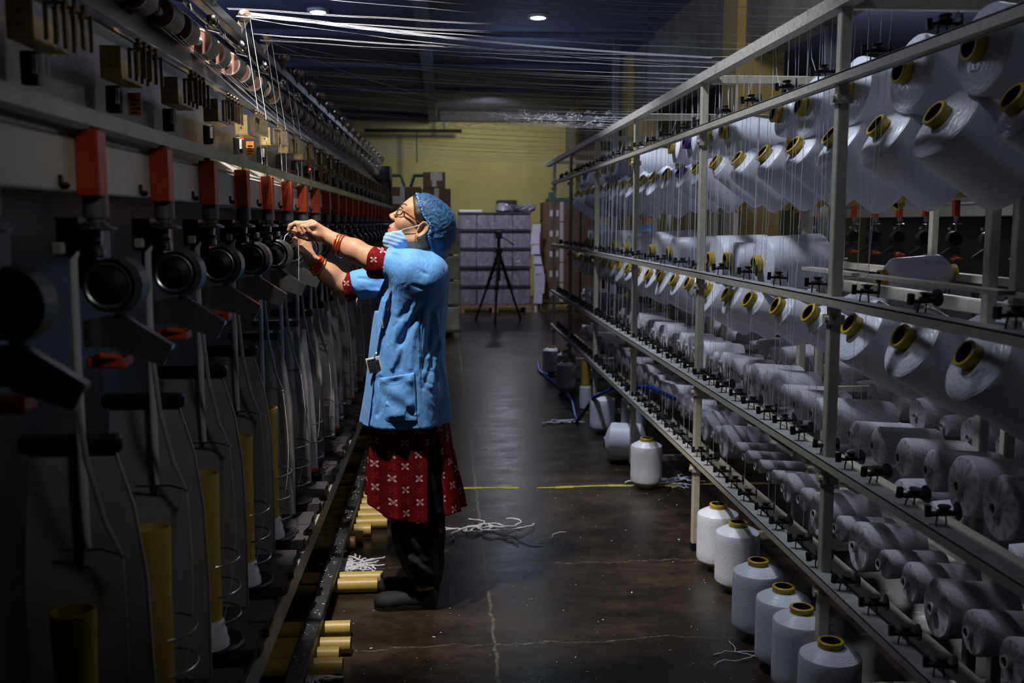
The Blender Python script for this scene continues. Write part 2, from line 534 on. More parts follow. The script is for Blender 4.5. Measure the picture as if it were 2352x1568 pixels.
# lower cone supports: sloping inner rails and bright rods
for z in (.66, .30):
    b = MB(); b.bbox(1.30, 1.33, Y0R, Y1R, z - .02, z + .02, .003); rp('inner_rail', b, 'cream')
    b = MB(); b.tube([(1.22, Y0R, z + .02), (1.22, Y1R, z + .02)], .007, 8); b.tube([(1.245, Y0R, z - .005), (1.245, Y1R, z - .005)], .006, 8); rp('guide_rod', b, 'steel')
for y in PY + [1.25]:
    for z in (2.052, .06):
        rp('cross_bar', MB().bbox(XF + .04, 2.13, y + .008, y + .036, z - .018, z + .018, .003), 'cream')
    for z in (1.80, 1.20, .72, .36):
        rp('cross_bar', MB().box(1.59, 2.13, y + .012, y + .034, z - .012, z + .012), 'cream')
    for z in RAILZ:
        b = MB()
        b.box(XF - .008, XF + .038, y - .008, y + .042, z - .078, z - .052)
        b.tube([(XF - .018, y + .005, z - .065), (XF - .008, y + .005, z - .065)], .010, 8); b.tube([(XF + .016, y - .018, z - .065), (XF + .016, y, z - .065)], .010, 8)
        rp('clamp', b, 'cream')
# a long flat cream slat lying through the middle tier
rp('slat', MB().box(XF + .06, XF + .10, 2.0, 3.15, 1.30, 1.31).box(XF + .18, XF + .20, 1.6, 3.0, 1.285, 1.295), 'cream_dusty')


# yarn tensioners clipped on the rails (parts of the rack)
def tensioner_mesh():
    b = MB()
    b.tube([(0, .012, -.010), (.004, .012, .012), (.008, .016, .03)], .0024, 6)
    b.tube([(0, .038, -.006), (.004, .036, .012), (.01, .03, .03)], .0024, 6)
    b.box(-.012, .002, -.014, .0, .016, .046)
    b.box(-.006, .016, -.004, .06, .022, .030)
    b.lathe([(.004, -.004), (.019, -.002), (.02, 0), (.019, .002), (.006, .004), (.005, .010), (.017, .012), (.017, .015), (.004, .017)], 14, Matrix.Translation((.012, .028, .034)))
    b.lathe([(.007, -.004), (.024, -.002), (.024, .002), (.007, .004)], 16, Matrix.Translation((.012, .062, .034)) @ Matrix.Rotation(math.pi / 2, 4, 'X'), m=0)
    b.lathe([(.010, .0045), (.014, .0075), (.010, .010)], 12, Matrix.Translation((.012, .028, .034)), m=1)
    return b.mesh('yarn_tensioner', ['black', 'brass'])


TM = tensioner_mesh()
PK = [1.955 + .345 * i for i in range(23)]           # package pitch along the tiers
CN = [2.10 + .176 * i for i in range(44)]            # cone pitch
rest = MB(); cnt = 0
for zi, z in enumerate(RAILZ):
    ys = [y - .12 for y in PK] if zi < 2 else [y - .05 for y in CN]
    for i, y in enumerate(ys):
        if y > 9.9: break
        if i < (22 if zi < 2 else 28) and cnt < 100:
            o = link('yarn_tensioner', TM, rack); o.matrix_parent_inverse = base_of(rack).inverted()
            o.location = (XF - .008 + RNG.uniform(-.004, .004), y + .03 + RNG.uniform(-.015, .015), z + .006)
            o.rotation_euler = (RNG.uniform(-.05, .05), RNG.uniform(-.2, .15), -math.pi / 2 + RNG.uniform(-.35, .35)); cnt += 1
            o.scale = (.86,) * 3
        else:
            rest.box(XF, XF + .02, y - .01, y + .05, z + .01, z + .035); rest.lathe([(.02, -.002), (.02, .002)], 10, Matrix.Translation((XF + .02, y + .05, z + .035)) @ Matrix.Rotation(math.pi / 2, 4, 'X'))
o = rest.build('small_tensioners', 'black', rack); o.matrix_parent_inverse = base_of(rack).inverted(); o['kind'] = 'stuff'


# ---- yarn packages: thing > yarn_body, core_tube
def package_proto(name, L, R, core='yellow', rc=.034, taper=.0, sh=.03, colr='yarn', prot=.028, label='', cat='yarn package', group=None):
    """local +Z runs out of the face that shows the open core; origin = middle of the package"""
    t = thing(name, label, cat, group=group)
    h = L / 2
    b = MB()
    prof = [(rc + .001, h - .001), (rc + .004, h)]
    n = 5
    for i in range(n + 1):
        a = i / n; prof.append((rc + .004 + (R - rc - .012) * a, h - sh * a ** 1.3))
    prof += [(R - .0025, h - sh - .004), (R, h - sh - .012)]
    for i in range(1, 6):
        a = i / 6; prof.append((R + (taper * a), h - sh - .012 + (-L + 2 * sh + .024) * a))
    R2 = R + taper
    prof += [(R2, -h + sh + .012), (R2 - .003, -h + sh + .004), (rc + (R2 - rc) * .5, -h + sh * .4), (rc + .004, -h), (rc + .001, -h)]
    b.lathe(prof, 36, closed=True)
    kid(t, b.build('yarn_body', colr, t))
    z1 = h + prot; z0 = -h - prot; ri = rc - .006
    me = MB()
    me.lathe([(ri, z0), (rc + .0005, z0), (rc + .0005, z1 - .012), (rc + .0025, z1 - .009), (rc + .0025, z1 - .002), (rc, z1), (ri, z1)], 26, closed=True)
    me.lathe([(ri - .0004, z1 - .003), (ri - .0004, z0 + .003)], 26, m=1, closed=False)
    k = len(me.f)
    me.f = me.f[:-2]; me.mi = me.mi[:-2]; me.sm = me.sm[:-2]
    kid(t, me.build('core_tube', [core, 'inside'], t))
    return t


def cone_proto(name, L, R0, R1, label='', group=None):
    """gray cross-wound cone; big flat face R0 towards +Z"""
    t = thing(name, label, 'yarn cone', group=group); h = L / 2; rc = .0138
    prof = [(rc, h - .001), (rc + .002, h), (R0 - .006, h - .003), (R0 - .001, h - .007), (R0, h - .012)]
    for i in range(1, 6):
        a = i / 6; prof.append((R0 + (R1 - R0) * a, h - .012 - (L - .026) * a))
    prof += [(R1, -h + .014), (R1 - .006, -h + .003), (rc, -h)]
    kid(t, MB().lathe(prof, 32, closed=True).build('yarn_body', 'yarn_cone', t))
    me = MB(); z1 = h + .016
    me.lathe([(rc - .003, -h - .01), (rc, -h - .01), (rc + .002, z1 - .01), (rc + .0045, z1 - .004), (rc + .0035, z1), (rc - .001, z1)], 18, closed=True)
    me.lathe([(rc - .0015, z1 - .004), (rc - .0035, -h)], 18, m=1); me.f = me.f[:-2]; me.mi = me.mi[:-2]; me.sm = me.sm[:-2]
    kid(t, me.build('paper_core', ['paper', 'inside'], t))
    return t


def aim(d, roll=0.):
    return Vector(d).normalized().to_track_quat('Z', 'Y') @ Quaternion((0, 0, 1), roll)


PEG = {}
pegs = [0]


def peg(p, d, L, r=.006):
    """spindle of the creel that carries a package"""
    if pegs[0] >= 99: return
    pegs[0] += 1
    d = Vector(d).normalized(); p = Vector(p)
    b = MB(); e = p - d * (L / 2 + .10); b.tube([p + d * .02, e], r, 6)
    rp('package_peg', b, 'cream')


used = {}


def put(protos, key, pos, d, label, group):
    src = protos[key]; q = aim(d, RNG.uniform(0, 6.28))
    if key not in used:
        used[key] = 1; src.location = pos; src.rotation_mode = 'QUATERNION'; src.rotation_quaternion = q
        src['label'] = label; src['group'] = group
        return src
    return copy_tree(src, pos, q, label, group)


PR = {
    'big': package_proto('yarn_package', .275, .111, label='x', group='x', sh=.012),
    'mid': package_proto('yarn_package', .27, .083, label='x', group='x', sh=.010),
    'slim': package_proto('yarn_package', .28, .058, label='x', group='x', sh=.014, taper=.012),
    'purple': package_proto('yarn_package', .27, .080, core='purple', label='x', group='x', sh=.012),
    'stand': package_proto('yarn_package', .245, .0865, label='x', group='x', sh=.020, prot=.018),
}


def tiers():
    cs, sn = math.cos, math.sin

    def row(name, group, z, ang, kinds, face_x=1.25, ys=PK, dx=0, yaw=-.05, special=None):
        for i, y in enumerate(ys):
            if y > 9.8: break
            kd = kinds[i % len(kinds)] if special is None or i not in special else special[i]
            L = .28
            a = math.radians(ang + RNG.uniform(-2.5, 2.5)); yw = yaw + RNG.uniform(-.05, .05)
            d = Vector((-cs(a) * cs(yw), cs(a) * sn(yw), sn(a)))
            f = Vector((face_x, y, z + RNG.uniform(-.004, .004)))
            c = f - d * (L / 2 + .02)
            core = 'purple' if kd == 'purple' else 'yellow'
            size = {'big': 'large', 'mid': 'medium', 'slim': 'slim', 'purple': 'medium'}[kd]
            put(PR, kd, c, d, '%s white %s-cored yarn package, %s from the camera in the %s' % (size, core, ORD[i], name), group)
            if i < 16: peg(c, d, L)
    TOP = [2.02, 2.39, 2.767, 3.17, 3.56, 3.84, 4.57, 4.86, 5.27, 5.62, 6.8, 7.65, 8.0, 9.1, 9.5]
    row('top horizontal tier', 'packages of the top horizontal tier', 1.872, 9, ['big', 'mid'], 1.27, TOP, special={0: 'big', 1: 'big', 2: 'big', 3: 'big', 4: 'big', 5: 'mid', 6: 'mid', 8: 'purple', 13: 'purple'})
    row('upper tilted tier', 'packages of the upper tilted tier', 1.728, 35, ['big', 'mid'], 1.25, [1.815 + .348 * i for i in range(24)], special={2: 'big', 3: 'big', 4: 'big', 5: 'mid', 6: 'mid', 7: 'mid', 8: 'slim', 9: 'mid', 10: 'purple', 11: 'mid'})
    row('middle horizontal tier', 'packages of the middle horizontal tier', 1.283, -1, ['big', 'mid'], 1.25, [3.956, 4.384, 4.66, 5.55, 6.0, 6.9, 7.35, 8.2, 8.5, 8.8], special={0: 'big', 1: 'mid', 2: 'big'})
    row('lower tilted tier', 'packages of the lower tilted tier', 1.140, 29, ['mid', 'big'], 1.25, PK, special={0: 'big', 1: 'big', 2: 'big', 3: 'big', 4: 'slim', 5: 'slim', 6: 'slim', 7: 'mid', 8: 'big', 9: 'slim'})

tiers()
PC = {
    'c1': cone_proto('yarn_cone', .20, .060, .056, 'x', 'x'),
    'c2': cone_proto('yarn_cone', .215, .082, .072, 'x', 'x'),
    'c3': cone_proto('yarn_cone', .20, .045, .040, 'x', 'x'),
    'c4': cone_proto('yarn_cone', .20, .030, .024, 'x', 'x'),
}
SZ = {'c1': 'medium', 'c2': 'wide', 'c3': 'small', 'c4': 'thin'}


def cones():
    def row(name, group, ys, x, z, kinds, d=(-1, .03, .03), sub=None):
        for i, y in enumerate(ys):
            if y > 9.8: break
            kd = sub[i] if sub and i < len(sub) else kinds[i % len(kinds)]
            c = Vector((x + .1, y, z + RNG.uniform(-.006, .006)))
            dd = Vector((d[0], d[1] + RNG.uniform(-.04, .04), d[2] + RNG.uniform(-.02, .02)))
            put(PC, kd, c, dd, '%s pale gray yarn cone, %s from the camera in the %s' % (SZ[kd], ORD[i], name), group)
    row('upper cone row', 'cones of the upper row', [2.02] + CN, 1.35, .757, ['c1', 'c1', 'c3', 'c2', 'c1'], sub=['c2', 'c1', 'c2', 'c2', 'c1', 'c1', 'c1', 'c3', 'c2', 'c1', 'c1', 'c3', 'c2'])
    row('lower cone row', 'cones of the lower row', [2.03] + [y + .1 for y in CN], 1.35, .397, ['c1', 'c3', 'c2', 'c1', 'c3'], sub=['c1', 'c1', 'c1', 'c2', 'c1', 'c3', 'c2', 'c3', 'c2', 'c3', 'c1', 'c4', 'c4', 'c4', 'c4', 'c2', 'c3'])
    row('rear upper cone row', 'cones behind the center beam', [2.15 + .2 * i for i in range(30)], 1.86, .70, ['c2', 'c1', 'c2', 'c3'], d=(1, .0, .05))
    row('rear lower cone row', 'cones low behind the center beam', [2.3 + .26 * i for i in range(22)], 1.86, .34, ['c2', 'c1'], d=(1, .0, .05))


cones()
PR2 = {'big': package_proto('rear_yarn_package', .27, .10, label='x', group='x'), 'mid': package_proto('rear_yarn_package', .27, .08, label='x', group='x')}
for i in range(7):
    y = 2.2 + .60 * i
    for z, nm, an in ((1.245, 'middle', 4), (1.12, 'lower', 28), (1.70, 'upper', 33)):
        if (i, nm) in ((3, 'middle'), (1, 'lower'), (2, 'lower'), (4, 'lower'), (5, 'lower'), (6, 'lower'), (0, 'lower'), (1, 'upper'), (3, 'upper'), (5, 'upper'), (6, 'middle'), (0, 'middle')):
            kd = RNG.choice(['big', 'mid']); a = math.radians(an)
            d = Vector((math.cos(a), 0, math.sin(a)))
            c = Vector((2.10, y, z)) - d * .15
            key = kd
            src = PR2[key]
            lab = 'white yarn package facing away, %s from the camera, %s rear side of the creel' % (ORD[i], nm)
            if ('r' + key) not in used:
                used['r' + key] = 1; src.location = c; src.rotation_mode = 'QUATERNION'; src.rotation_quaternion = aim(d); src['label'] = lab; src['group'] = 'rear packages of the creel'
            else: copy_tree(src, c, aim(d), lab, 'rear packages of the creel')
for k_, v_ in PR2.items():
    if ('r' + k_) not in used: v_['label'] = 'x'

# ---- packages standing on the floor by the rack
FL = [(1.140, 4.005, 'sixth'), (1.148, 3.75, 'fifth'), (1.088, 3.305, 'fourth'), (1.091, 3.051, 'third'), (1.088, 2.876, 'second'), (1.080, 2.625, 'first')]
for x, y, nm in FL:
    put(PR, 'stand', (x, y, .1405), (0, 0, 1), 'white yellow-cored yarn package standing on the floor, %s from the camera' % nm, 'standing packages under the near creel bay')
put(PR, 'stand', (1.10, 5.30, .1405), (0, 0, 1), 'lone white yarn package with yellow core standing beside the lying one', 'packages on the floor at the far creel bays')
for x, y, lab in [(1.04, 8.44, 'white yarn package on the floor in front of the leaning yellow tube'), (1.02, 9.44, 'white yarn package on the floor behind the group by the far post'), (1.12, 9.1, 'white yarn package on the floor in the middle of the far post group'),
                  (1.085, 6.75, 'white yarn package on the floor behind the lying package'), (1.30, 6.72, 'white yarn package on the floor behind the lying one, deeper under the creel')]:
    put(PR, 'stand', (x, y, .1405), (0, 0, 1), lab, 'packages on the floor at the far creel bays')
t = package_proto('yarn_package', .25, .118, core='purple', colr='yarn', prot=.008, label='large white yarn package lying on its side on the floor under the creel', group='packages on the floor at the far creel bays')
t.location = (1.10, 5.92, .1185); t.rotation_mode = 'QUATERNION'; t.rotation_quaternion = aim((1, -.28, 0))
t = thing('standing_yarn_tube', 'tall yellow tube with white yarn wound on its lower half, standing by the far post', 'tube', (1.075, 7.5, 0))
MB().lathe([(.03, 0), (.036, .0), (.036, .40), (.03, .40)], 20, closed=True).build('tube', 'tube', t)
MB().lathe([(.037, .03), (.045, .04), (.05, .12), (.046, .2), (.037, .21)], 24).build('yarn_body', 'yarn', t)
b = MB().tube([(1.32, 5.6, .44), (1.25, 5.9, .46), (1.12, 6.3, .40), (1.02, 6.7, .26), (.98, 6.95, .10), (.955, 7.08, .02), (.97, 7.3, .014), (1.0, 7.7, .05), (1.02, 8.3, .03), (.97, 9.0, .015), (.92, 9.6, .015), (.93, 9.9, .05)], .013, 10)
tag(b.build('air_hose', 'blue_hose'), 'glossy blue air hose curving over the floor by the far posts', 'hose')


# ================================================================== TWISTING MACHINE
P = .443
K0, K1 = -1, 22
NK = K1 - K0 + 1


mach = thing('twisting_machine', 'long yarn twisting machine with orange blocks on a beige beam and gray divider plates', 'textile machine', (-.6, 1.8, 0))
MPARTS = []
SUBS = {}


def mp(name, mb, m, **k):
    o = link(name, mb.mesh(name, m), mach, world=True); MPARTS.append(o)
    for a, v in k.items(): o[a] = v
    return o


def rep(name, mb, m, y0=0., ks=None, jit=0., sub=None, label=None):
    """one mesh, repeated at every spindle as a part of its own; sub = list of (name, mb, mat) sub-parts"""
    me = mb.mesh(name, m); out = []
    subs = [(n, q.mesh(n, mm)) for n, q, mm in (sub or [])]
    for k in (ks if ks is not None else range(K0, K1 + 1)):
        o = link(name, me, mach); o.location = Vector((0, y0 + P * k, 0)) - Vector(mach.location)
        MPARTS.append(o)
        for n, sm in subs: SUBS.setdefault(o.name, []).append(link(n, sm, o))
        if jit: o.rotation_euler = (0, 0, RNG.uniform(-jit, jit))
        out.append(o)
    return out


YA, YB = .55, 12.0
# long members
mp('beam', MB().bbox(-.76, -.64, YA, YB, 1.503, 1.598, .004), 'beam')
mp('beam_cover', MB().prism([(-.645, 1.599), (-.645, 1.605), (-.73, 1.66), (-.74, 1.66), (-.74, 1.599)], 1, YA, YB), 'rail')
mp('guard_strip', MB().box(-.64, -.605, YA, YB, 1.640, 1.645).box(-.609, -.605, YA, YB, 1.617, 1.641), 'ledge')
mp('back_panel', MB().box(-.80, -.755, YA, YB, 1.66, 1.86), 'panel')
mp('spine', MB().box(-1.15, -.86, YA, YB, .45, 1.95), 'dark_gray')
mp('upper_rail', MB().bbox(-.745, -.712, YA, YB - .3, 2.105, 2.142, .003), 'dark_gray')
mp('roller_shaft', MB().tube([(-.77, YA, 2.02), (-.77, YB - .3, 2.02)], .011, 10), 'steel')
mp('chrome_rod', MB().tube([(-.725, YA, 2.065), (-.725, YB - .3, 2.065)], .006, 8), 'chrome')
mp('clear_tube', MB().tube([(-.745, YA, 1.893), (-.745, YB - .4, 1.893)], .012, 10), mat('clear_plastic_tube', (.35, .36, .38), .08, nscale=9, amt=.3))
mp('upper_plate', MB().prism([(-.80, 1.86), (-.79, 1.86), (-.80, 2.10), (-.81, 2.10)], 1, YA, YB), 'dark_gray')
mp('spindle_rail', MB().box(-.497, -.489, YA, YB, .266, .330).box(-.53, -.497, YA, YB, .266, .272), 'rail')
mp('spindle_bed', MB().box(-.95, -.498, YA, YB, .29, .345), 'black')
mp('lower_bar', MB().bbox(-.486, -.432, .6, YB, .062, .10, .004), 'dusty')
mp('plinth', MB().box(-1.1, -.62, YA, YB, .02, .27), 'black')
for y in (.8, 2.3, 3.8, 5.3, 6.8, 8.3, 9.8, 11.3):
    mp('bracket', MB().box(-.60, -.47, y, y + .03, .02, .05).box(-.60, -.57, y, y + .03, .02, .28).box(-.475, -.445, y, y + .03, .02, .07), 'black_metal')
mp('end_frame', MB().box(-1.2, -.62, YB, YB + .25, 0, 1.98).box(-1.2, -.62, YB - .3, YB + .2, 1.95, 2.1), 'dark_gray')

# orange blocks
rep('orange_block', MB().bbox(-.640, -.600, 1.803, 1.849, 1.497, 1.612, .0025), 'orange')
rep('eyelet_wire', MB().tube([(-.618, 1.83, 1.612), (-.618, 1.83, 1.63), (-.624, 1.83, 1.65), (-.66, 1.83, 1.66)], .0018, 5), 'black_metal')
rep('beam_knob', MB().lathe([(.003, 0), (.006, .002), (.006, .012), (.002, .016)], 8, Matrix.Translation((-.638, 2.17, 1.512)) @ Matrix.Rotation(math.pi / 2, 4, 'Y')).box(-.641, -.634, 2.166, 2.174, 1.512, 1.53), 'black')
# below the block: collar, flange
b = MB()
b.lathe([(.022, 1.500), (.022, 1.460), (.0145, 1.456), (.0145, 1.452)], 16, Matrix.Translation((-.622, 1.845, 0)))
rep('collar', b, 'collar')
b = MB(); b.lathe([(.010, 1.456), (.013, 1.45), (.033, 1.443), (.035, 1.440), (.033, 1.437), (.010, 1.436), (.008, 1.41), (.013, 1.405), (.013, 1.392), (.006, 1.388)], 22, Matrix.Translation((-.622, 1.845, 0)))
rep('flange', b, 'steel')
rep('sensor_block', MB().bbox(-.650, -.632, 1.70, 1.72, 1.398, 1.418, .003), 'rail')
# clamp cluster beside the flange
b = MB()
b.box(-.70, -.66, 1.86, 1.90, 1.39, 1.46)
b.tube([(-.68, 1.88, 1.415), (-.66, 1.80, 1.415), (-.60, 1.80, 1.415)], .004, 8); b.tube([(-.68, 1.88, 1.398), (-.66, 1.81, 1.398), (-.61, 1.81, 1.398)], .003, 8)
b.box(-.69, -.64, 1.89, 1.97, 1.33, 1.45)
rep('clamp_bracket', b, 'black_metal')
# feed wheel: dark drum facing along the aisle with a crescent guard
b = MB()
MX = Matrix.Translation((-.607, 1.86, 1.338)) @ Matrix.Rotation(math.radians(90), 4, 'X') @ Matrix.Rotation(math.radians(0), 4, 'Y')
b.lathe([(0, .032), (.012, .032), (.018, .020), (.036, .014), (.045, .018), (.049, .012), (.049, -.012), (.045, -.016), (.02, -.02), (0, -.02)], 30, MX)
rep('feed_wheel', b, 'black', sub=[('wheel_ring', MB().lathe([(.0365, .0175), (.040, .0195), (.043, .0185), (.040, .0165)], 30, MX, closed=True), 'steel')])
b = MB()
for i in range(14):
    a0 = math.radians(-75 + i * 11); a1 = math.radians(-75 + (i + 1) * 11)
    cx, cz = -.607, 1.338
    def q(r, a, y): return (cx + r * math.cos(a), y, cz + r * math.sin(a))
    w0 = .004 + .009 * math.sin(math.pi * i / 14); w1 = .004 + .009 * math.sin(math.pi * (i + 1) / 14)
    b.add([q(.051, a0, 1.832), q(.051 + w0, a0, 1.835), q(.051 + w1, a1, 1.835), q(.051, a1, 1.832), q(.051, a0, 1.885), q(.051 + w0, a0, 1.882), q(.051 + w1, a1, 1.882), q(.051, a1, 1.885)],
          [(0, 1, 2, 3), (7, 6, 5, 4), (1, 5, 6, 2), (0, 3, 7, 4)])
rep('wheel_guard', b, 'dark_gray')
# angled sheet arm
b = MB()
b.prism([(-.655, 1.275), (-.595, 1.285), (-.500, 1.222), (-.513, 1.195), (-.60, 1.225), (-.655, 1.225)], 1, 1.845, 1.849)
b.prism([(-.600, 1.288), (-.595, 1.292), (-.498, 1.228), (-.500, 1.220)], 1, 1.845, 1.866)
b.prism([(-.513, 1.196), (-.516, 1.190), (-.60, 1.219), (-.60, 1.225)], 1, 1.845, 1.858)
rep('sheet_arm', b, 'steel')
rep('orange_foot', MB().bbox(-.655, -.585, 1.85, 1.90, 1.185, 1.205, .004).tube([(-.655, 1.87, 1.20), (-.62, 1.83, 1.212), (-.59, 1.86, 1.205)], .006, 8), 'orange_dark')
# divider plates with black caps
b = MB()
b.prism([(-.755, 1.045), (-.605, 1.045), (-.572, .93), (-.555, .80), (-.550, .60), (-.553, .39), (-.78, .39), (-.775, .8)], 1, 2.268, 2.272)
b.prism([(-.605, 1.045), (-.609, 1.045), (-.577, .93), (-.560, .80), (-.555, .60), (-.558, .39), (-.553, .39), (-.550, .60), (-.555, .80), (-.572, .93)], 1, 2.268, 2.278)
rep('divider_plate', b, 'sheet', sub=[('cap', MB().bbox(-.772, -.588, 2.255, 2.285, 1.036, 1.068, .008), 'black')])
# drop rods and cords come below; cork pads on the bed
b = MB()
RN = random.Random(3)
ft = [(-.80, 2.02), (-.80, 2.36)]; yy = 2.36; edge = []
while yy > 2.03:
    edge.append((-.490 + RN.uniform(-.012, .006), yy)); yy -= .045
b.prism([(-.80, 2.02), (-.492, 2.02)] + [(x, y) for x, y in reversed(edge)] + [(-.80, 2.36)], 2, .345, .372)
b.box(-.52, -.483, 2.06, 2.11, .335, .358)
rep('spindle_pad', b, 'cork')
b = MB()
b.lathe([(.02, .372), (.075, .372), (.078, .378), (.072, .384), (.045, .378), (.02, .378)], 26, Matrix.Translation((-.60, 2.06, 0)))
rep('spindle_pot', b, 'black')
b = MB(); b.box(-.515, -.478, 2.16, 2.24, .345, .366); b.tube([(-.54, 2.2, .366), (-.49, 2.2, .366)], .008, 8)
rep('bed_latch', b, 'black_metal')
# wire guard rings round each spindle
b = MB()
for z, a0, a1 in ((.600, 0, 360), (.520, -150, 130), (.450, 0, 360)):
    pts = []
    for i in range(27):
        a = math.radians(a0 + (a1 - a0) * i / 26); pts.append((-.600 + .068 * math.cos(a), 2.07 + .068 * math.sin(a), z + .004 * math.sin(a)))
    b.tube(pts, .0024, 6)
b.tube([(-.668, 2.07, .38), (-.668, 2.07, .61)], .0022, 6)
rep('wire_guard', b, 'steel')
rep('balloon_guide', MB().tube([(-.70, 2.245, .86), (-.62, 2.23, .865), (-.585, 2.21, .862)], .0025, 6).lathe([(.006, -.002), (.0085, 0), (.006, .002)], 10, Matrix.Translation((-.575, 2.20, .862)), closed=True), 'steel')

# upper part: gold brackets with tension fingers
b = MB()
b.box(-.702, -.660, 1.705, 1.709, 1.748, 1.812); b.box(-.702, -.658, 1.705, 1.86, 1.746, 1.750); b.box(-.702, -.699, 1.705, 1.90, 1.748, 1.805)
f = MB()
for j in range(4):
    y = 1.735 + .042 * j
    f.box(-.655, -.648, y, y + .003, 1.75, 1.81); f.box(-.625, -.618, y, y + .003, 1.75, 1.81); f.box(-.655, -.618, y, y + .003, 1.807, 1.812)
    f.tube([(-.636, y + .01, 1.755), (-.636, y + .01, 1.815)], .004, 8)
    f.lathe([(.003, 0), (.009, .002), (.009, .008), (.004, .012), (.006, .018), (.002, .022)], 10, Matrix.Translation((-.636, y + .01, 1.812)))
h = MB()
for z in (1.77, 1.79): h.lathe([(0, 0), (.0025, 0), (.0025, .0008), (0, .0008)], 8, Matrix.Translation((-.681, 1.7045, z)) @ Matrix.Rotation(math.pi / 2, 4, 'X'))
rep('tension_bracket', b, 'brass', sub=[('tension_fingers', f, 'fingers'), ('screw_holes', h, 'black')])
rep('yarn_sensor', MB().bbox(-.735, -.705, 1.83, 1.855, 1.69, 1.748, .003), 'black', sub=[('white_switch', MB().box(-.712, -.704, 1.825, 1.829, 1.708, 1.742), 'white_top')])
rep('small_clip', MB().box(-.66, -.645, 1.95, 1.965, 1.612, 1.628).tube([(-.652, 1.957, 1.612), (-.652, 1.957, 1.58), (-.648, 1.95, 1.575)], .003, 6), ['brass'])
for k in (1, 4, 9):
    o = mp('warning_tag', MB().box(-.700, -.672, 1.875 + P * k - .0, 1.878 + P * k, 1.688, 1.738), 'tag')
    g = MB()
    for zz, w in ((1.722, .018), (1.712, .012), (1.703, .020), (1.694, .014)): g.box(-.694, -.694 + w, 1.8740 + P * k, 1.8748 + P * k, zz - .002, zz + .002)
    link('print', g.mesh('print', 'black'), o)
for k in (4, 8):
    mp('indicator_light', MB().lathe([(.0035, -.001), (.0035, .003), (0, .005)], 10, Matrix.Translation((-.7, 1.822 + P * k, 1.742 if k == 4 else 1.73)) @ Matrix.Rotation(math.pi / 2, 4, 'X')), 'led')

# feed rollers in pairs
def roller(y, w):
    Mx = Matrix.Translation((-.77, y, 2.02)) @ Matrix.Rotation(-math.pi / 2, 4, 'X')
    a = MB().lathe([(0, .001), (.036, .001), (.037, 0), (.040, .0), (.041, .004), (.041, w - .004), (.040, w), (0, w)], 32, Mx)
    return a
def face(y):
    Mx = Matrix.Translation((-.77, y, 2.02)) @ Matrix.Rotation(-math.pi / 2, 4, 'X')
    return MB().lathe([(.011, -.001), (.036, -.001), (.036, .002), (.011, .002)], 30, Mx, closed=True)
def rimr(y):
    Mx = Matrix.Translation((-.77, y, 2.02)) @ Matrix.Rotation(-math.pi / 2, 4, 'X')
    return MB().lathe([(.036, -.002), (.0412, -.001), (.0415, .005), (.036, .002)], 30, Mx, closed=True)
Y_D = 1.968
hub = MB().lathe([(.006, -.030), (.012, -.030), (.013, -.027), (.013, 0), (.006, 0)], 20, Matrix.Translation((-.77, Y_D, 2.02)) @ Matrix.Rotation(-math.pi / 2, 4, 'X'), closed=True)
rep('feed_roller', roller(Y_D, .12), 'rubber', sub=[('roller_face', face(Y_D), 'pink'), ('roller_rim', rimr(Y_D), 'rim'), ('hub', hub, 'white_top')])
rep('second_roller', roller(Y_D + .20, .10), 'rubber', sub=[('roller_face', face(Y_D + .20), 'pink'), ('roller_rim', rimr(Y_D + .20), 'rim')])
b = MB()
b.lathe([(.006, 0), (.016, .003), (.017, .012), (.010, .018), (.010, .03), (.016, .035), (.016, .045), (.006, .05)], 16, Matrix.Translation((-.715, 1.90, 2.075)) @ Matrix.Rotation(-math.pi / 2, 4, 'X'))
b.tube([(-.745, 1.93, 2.09), (-.73, 1.93, 2.05), (-.70, 1.95, 2.045)], .004, 8)
b.tube([(-.72, 2.0, 2.09), (-.70, 2.02, 2.055), (-.71, 2.08, 2.05), (-.735, 2.10, 2.08)], .0035, 8)
rep('guide_knob', b, 'chrome')
# top arms with spools
b = MB()
b.prism([(-.742, 2.125), (-.718, 2.108), (-.686, 2.165), (-.688, 2.188), (-.708, 2.192)], 1, 1.927, 1.933)
b.box(-.735, -.715, 1.90, 1.935, 2.135, 2.142)
rep('spool_arm', b, mat('gray_arm_paint', (.22, .20, .18), .4))
sp = MB().lathe([(.0, -.036), (.007, -.036), (.010, -.030), (.010, -.014), (.012, -.010), (.018, -.002), (.022, .004), (.022, .007), (.017, .009), (.017, .022), (.022, .025), (.022, .029), (.006, .031)], 24, Matrix.Translation((-.700, 1.915, 2.180)) @ Matrix.Rotation(-math.pi / 2, 4, 'X'))
rep('top_spool', sp, mat('brown_spool', (.30, .17, .12), .35, .2), sub=[('spool_tip', MB().lathe([(0, -.040), (.0065, -.040), (.0105, -.034), (.0105, -.018)], 20, Matrix.Translation((-.700, 1.915, 2.180)) @ Matrix.Rotation(-math.pi / 2, 4, 'X')), 'rim')])

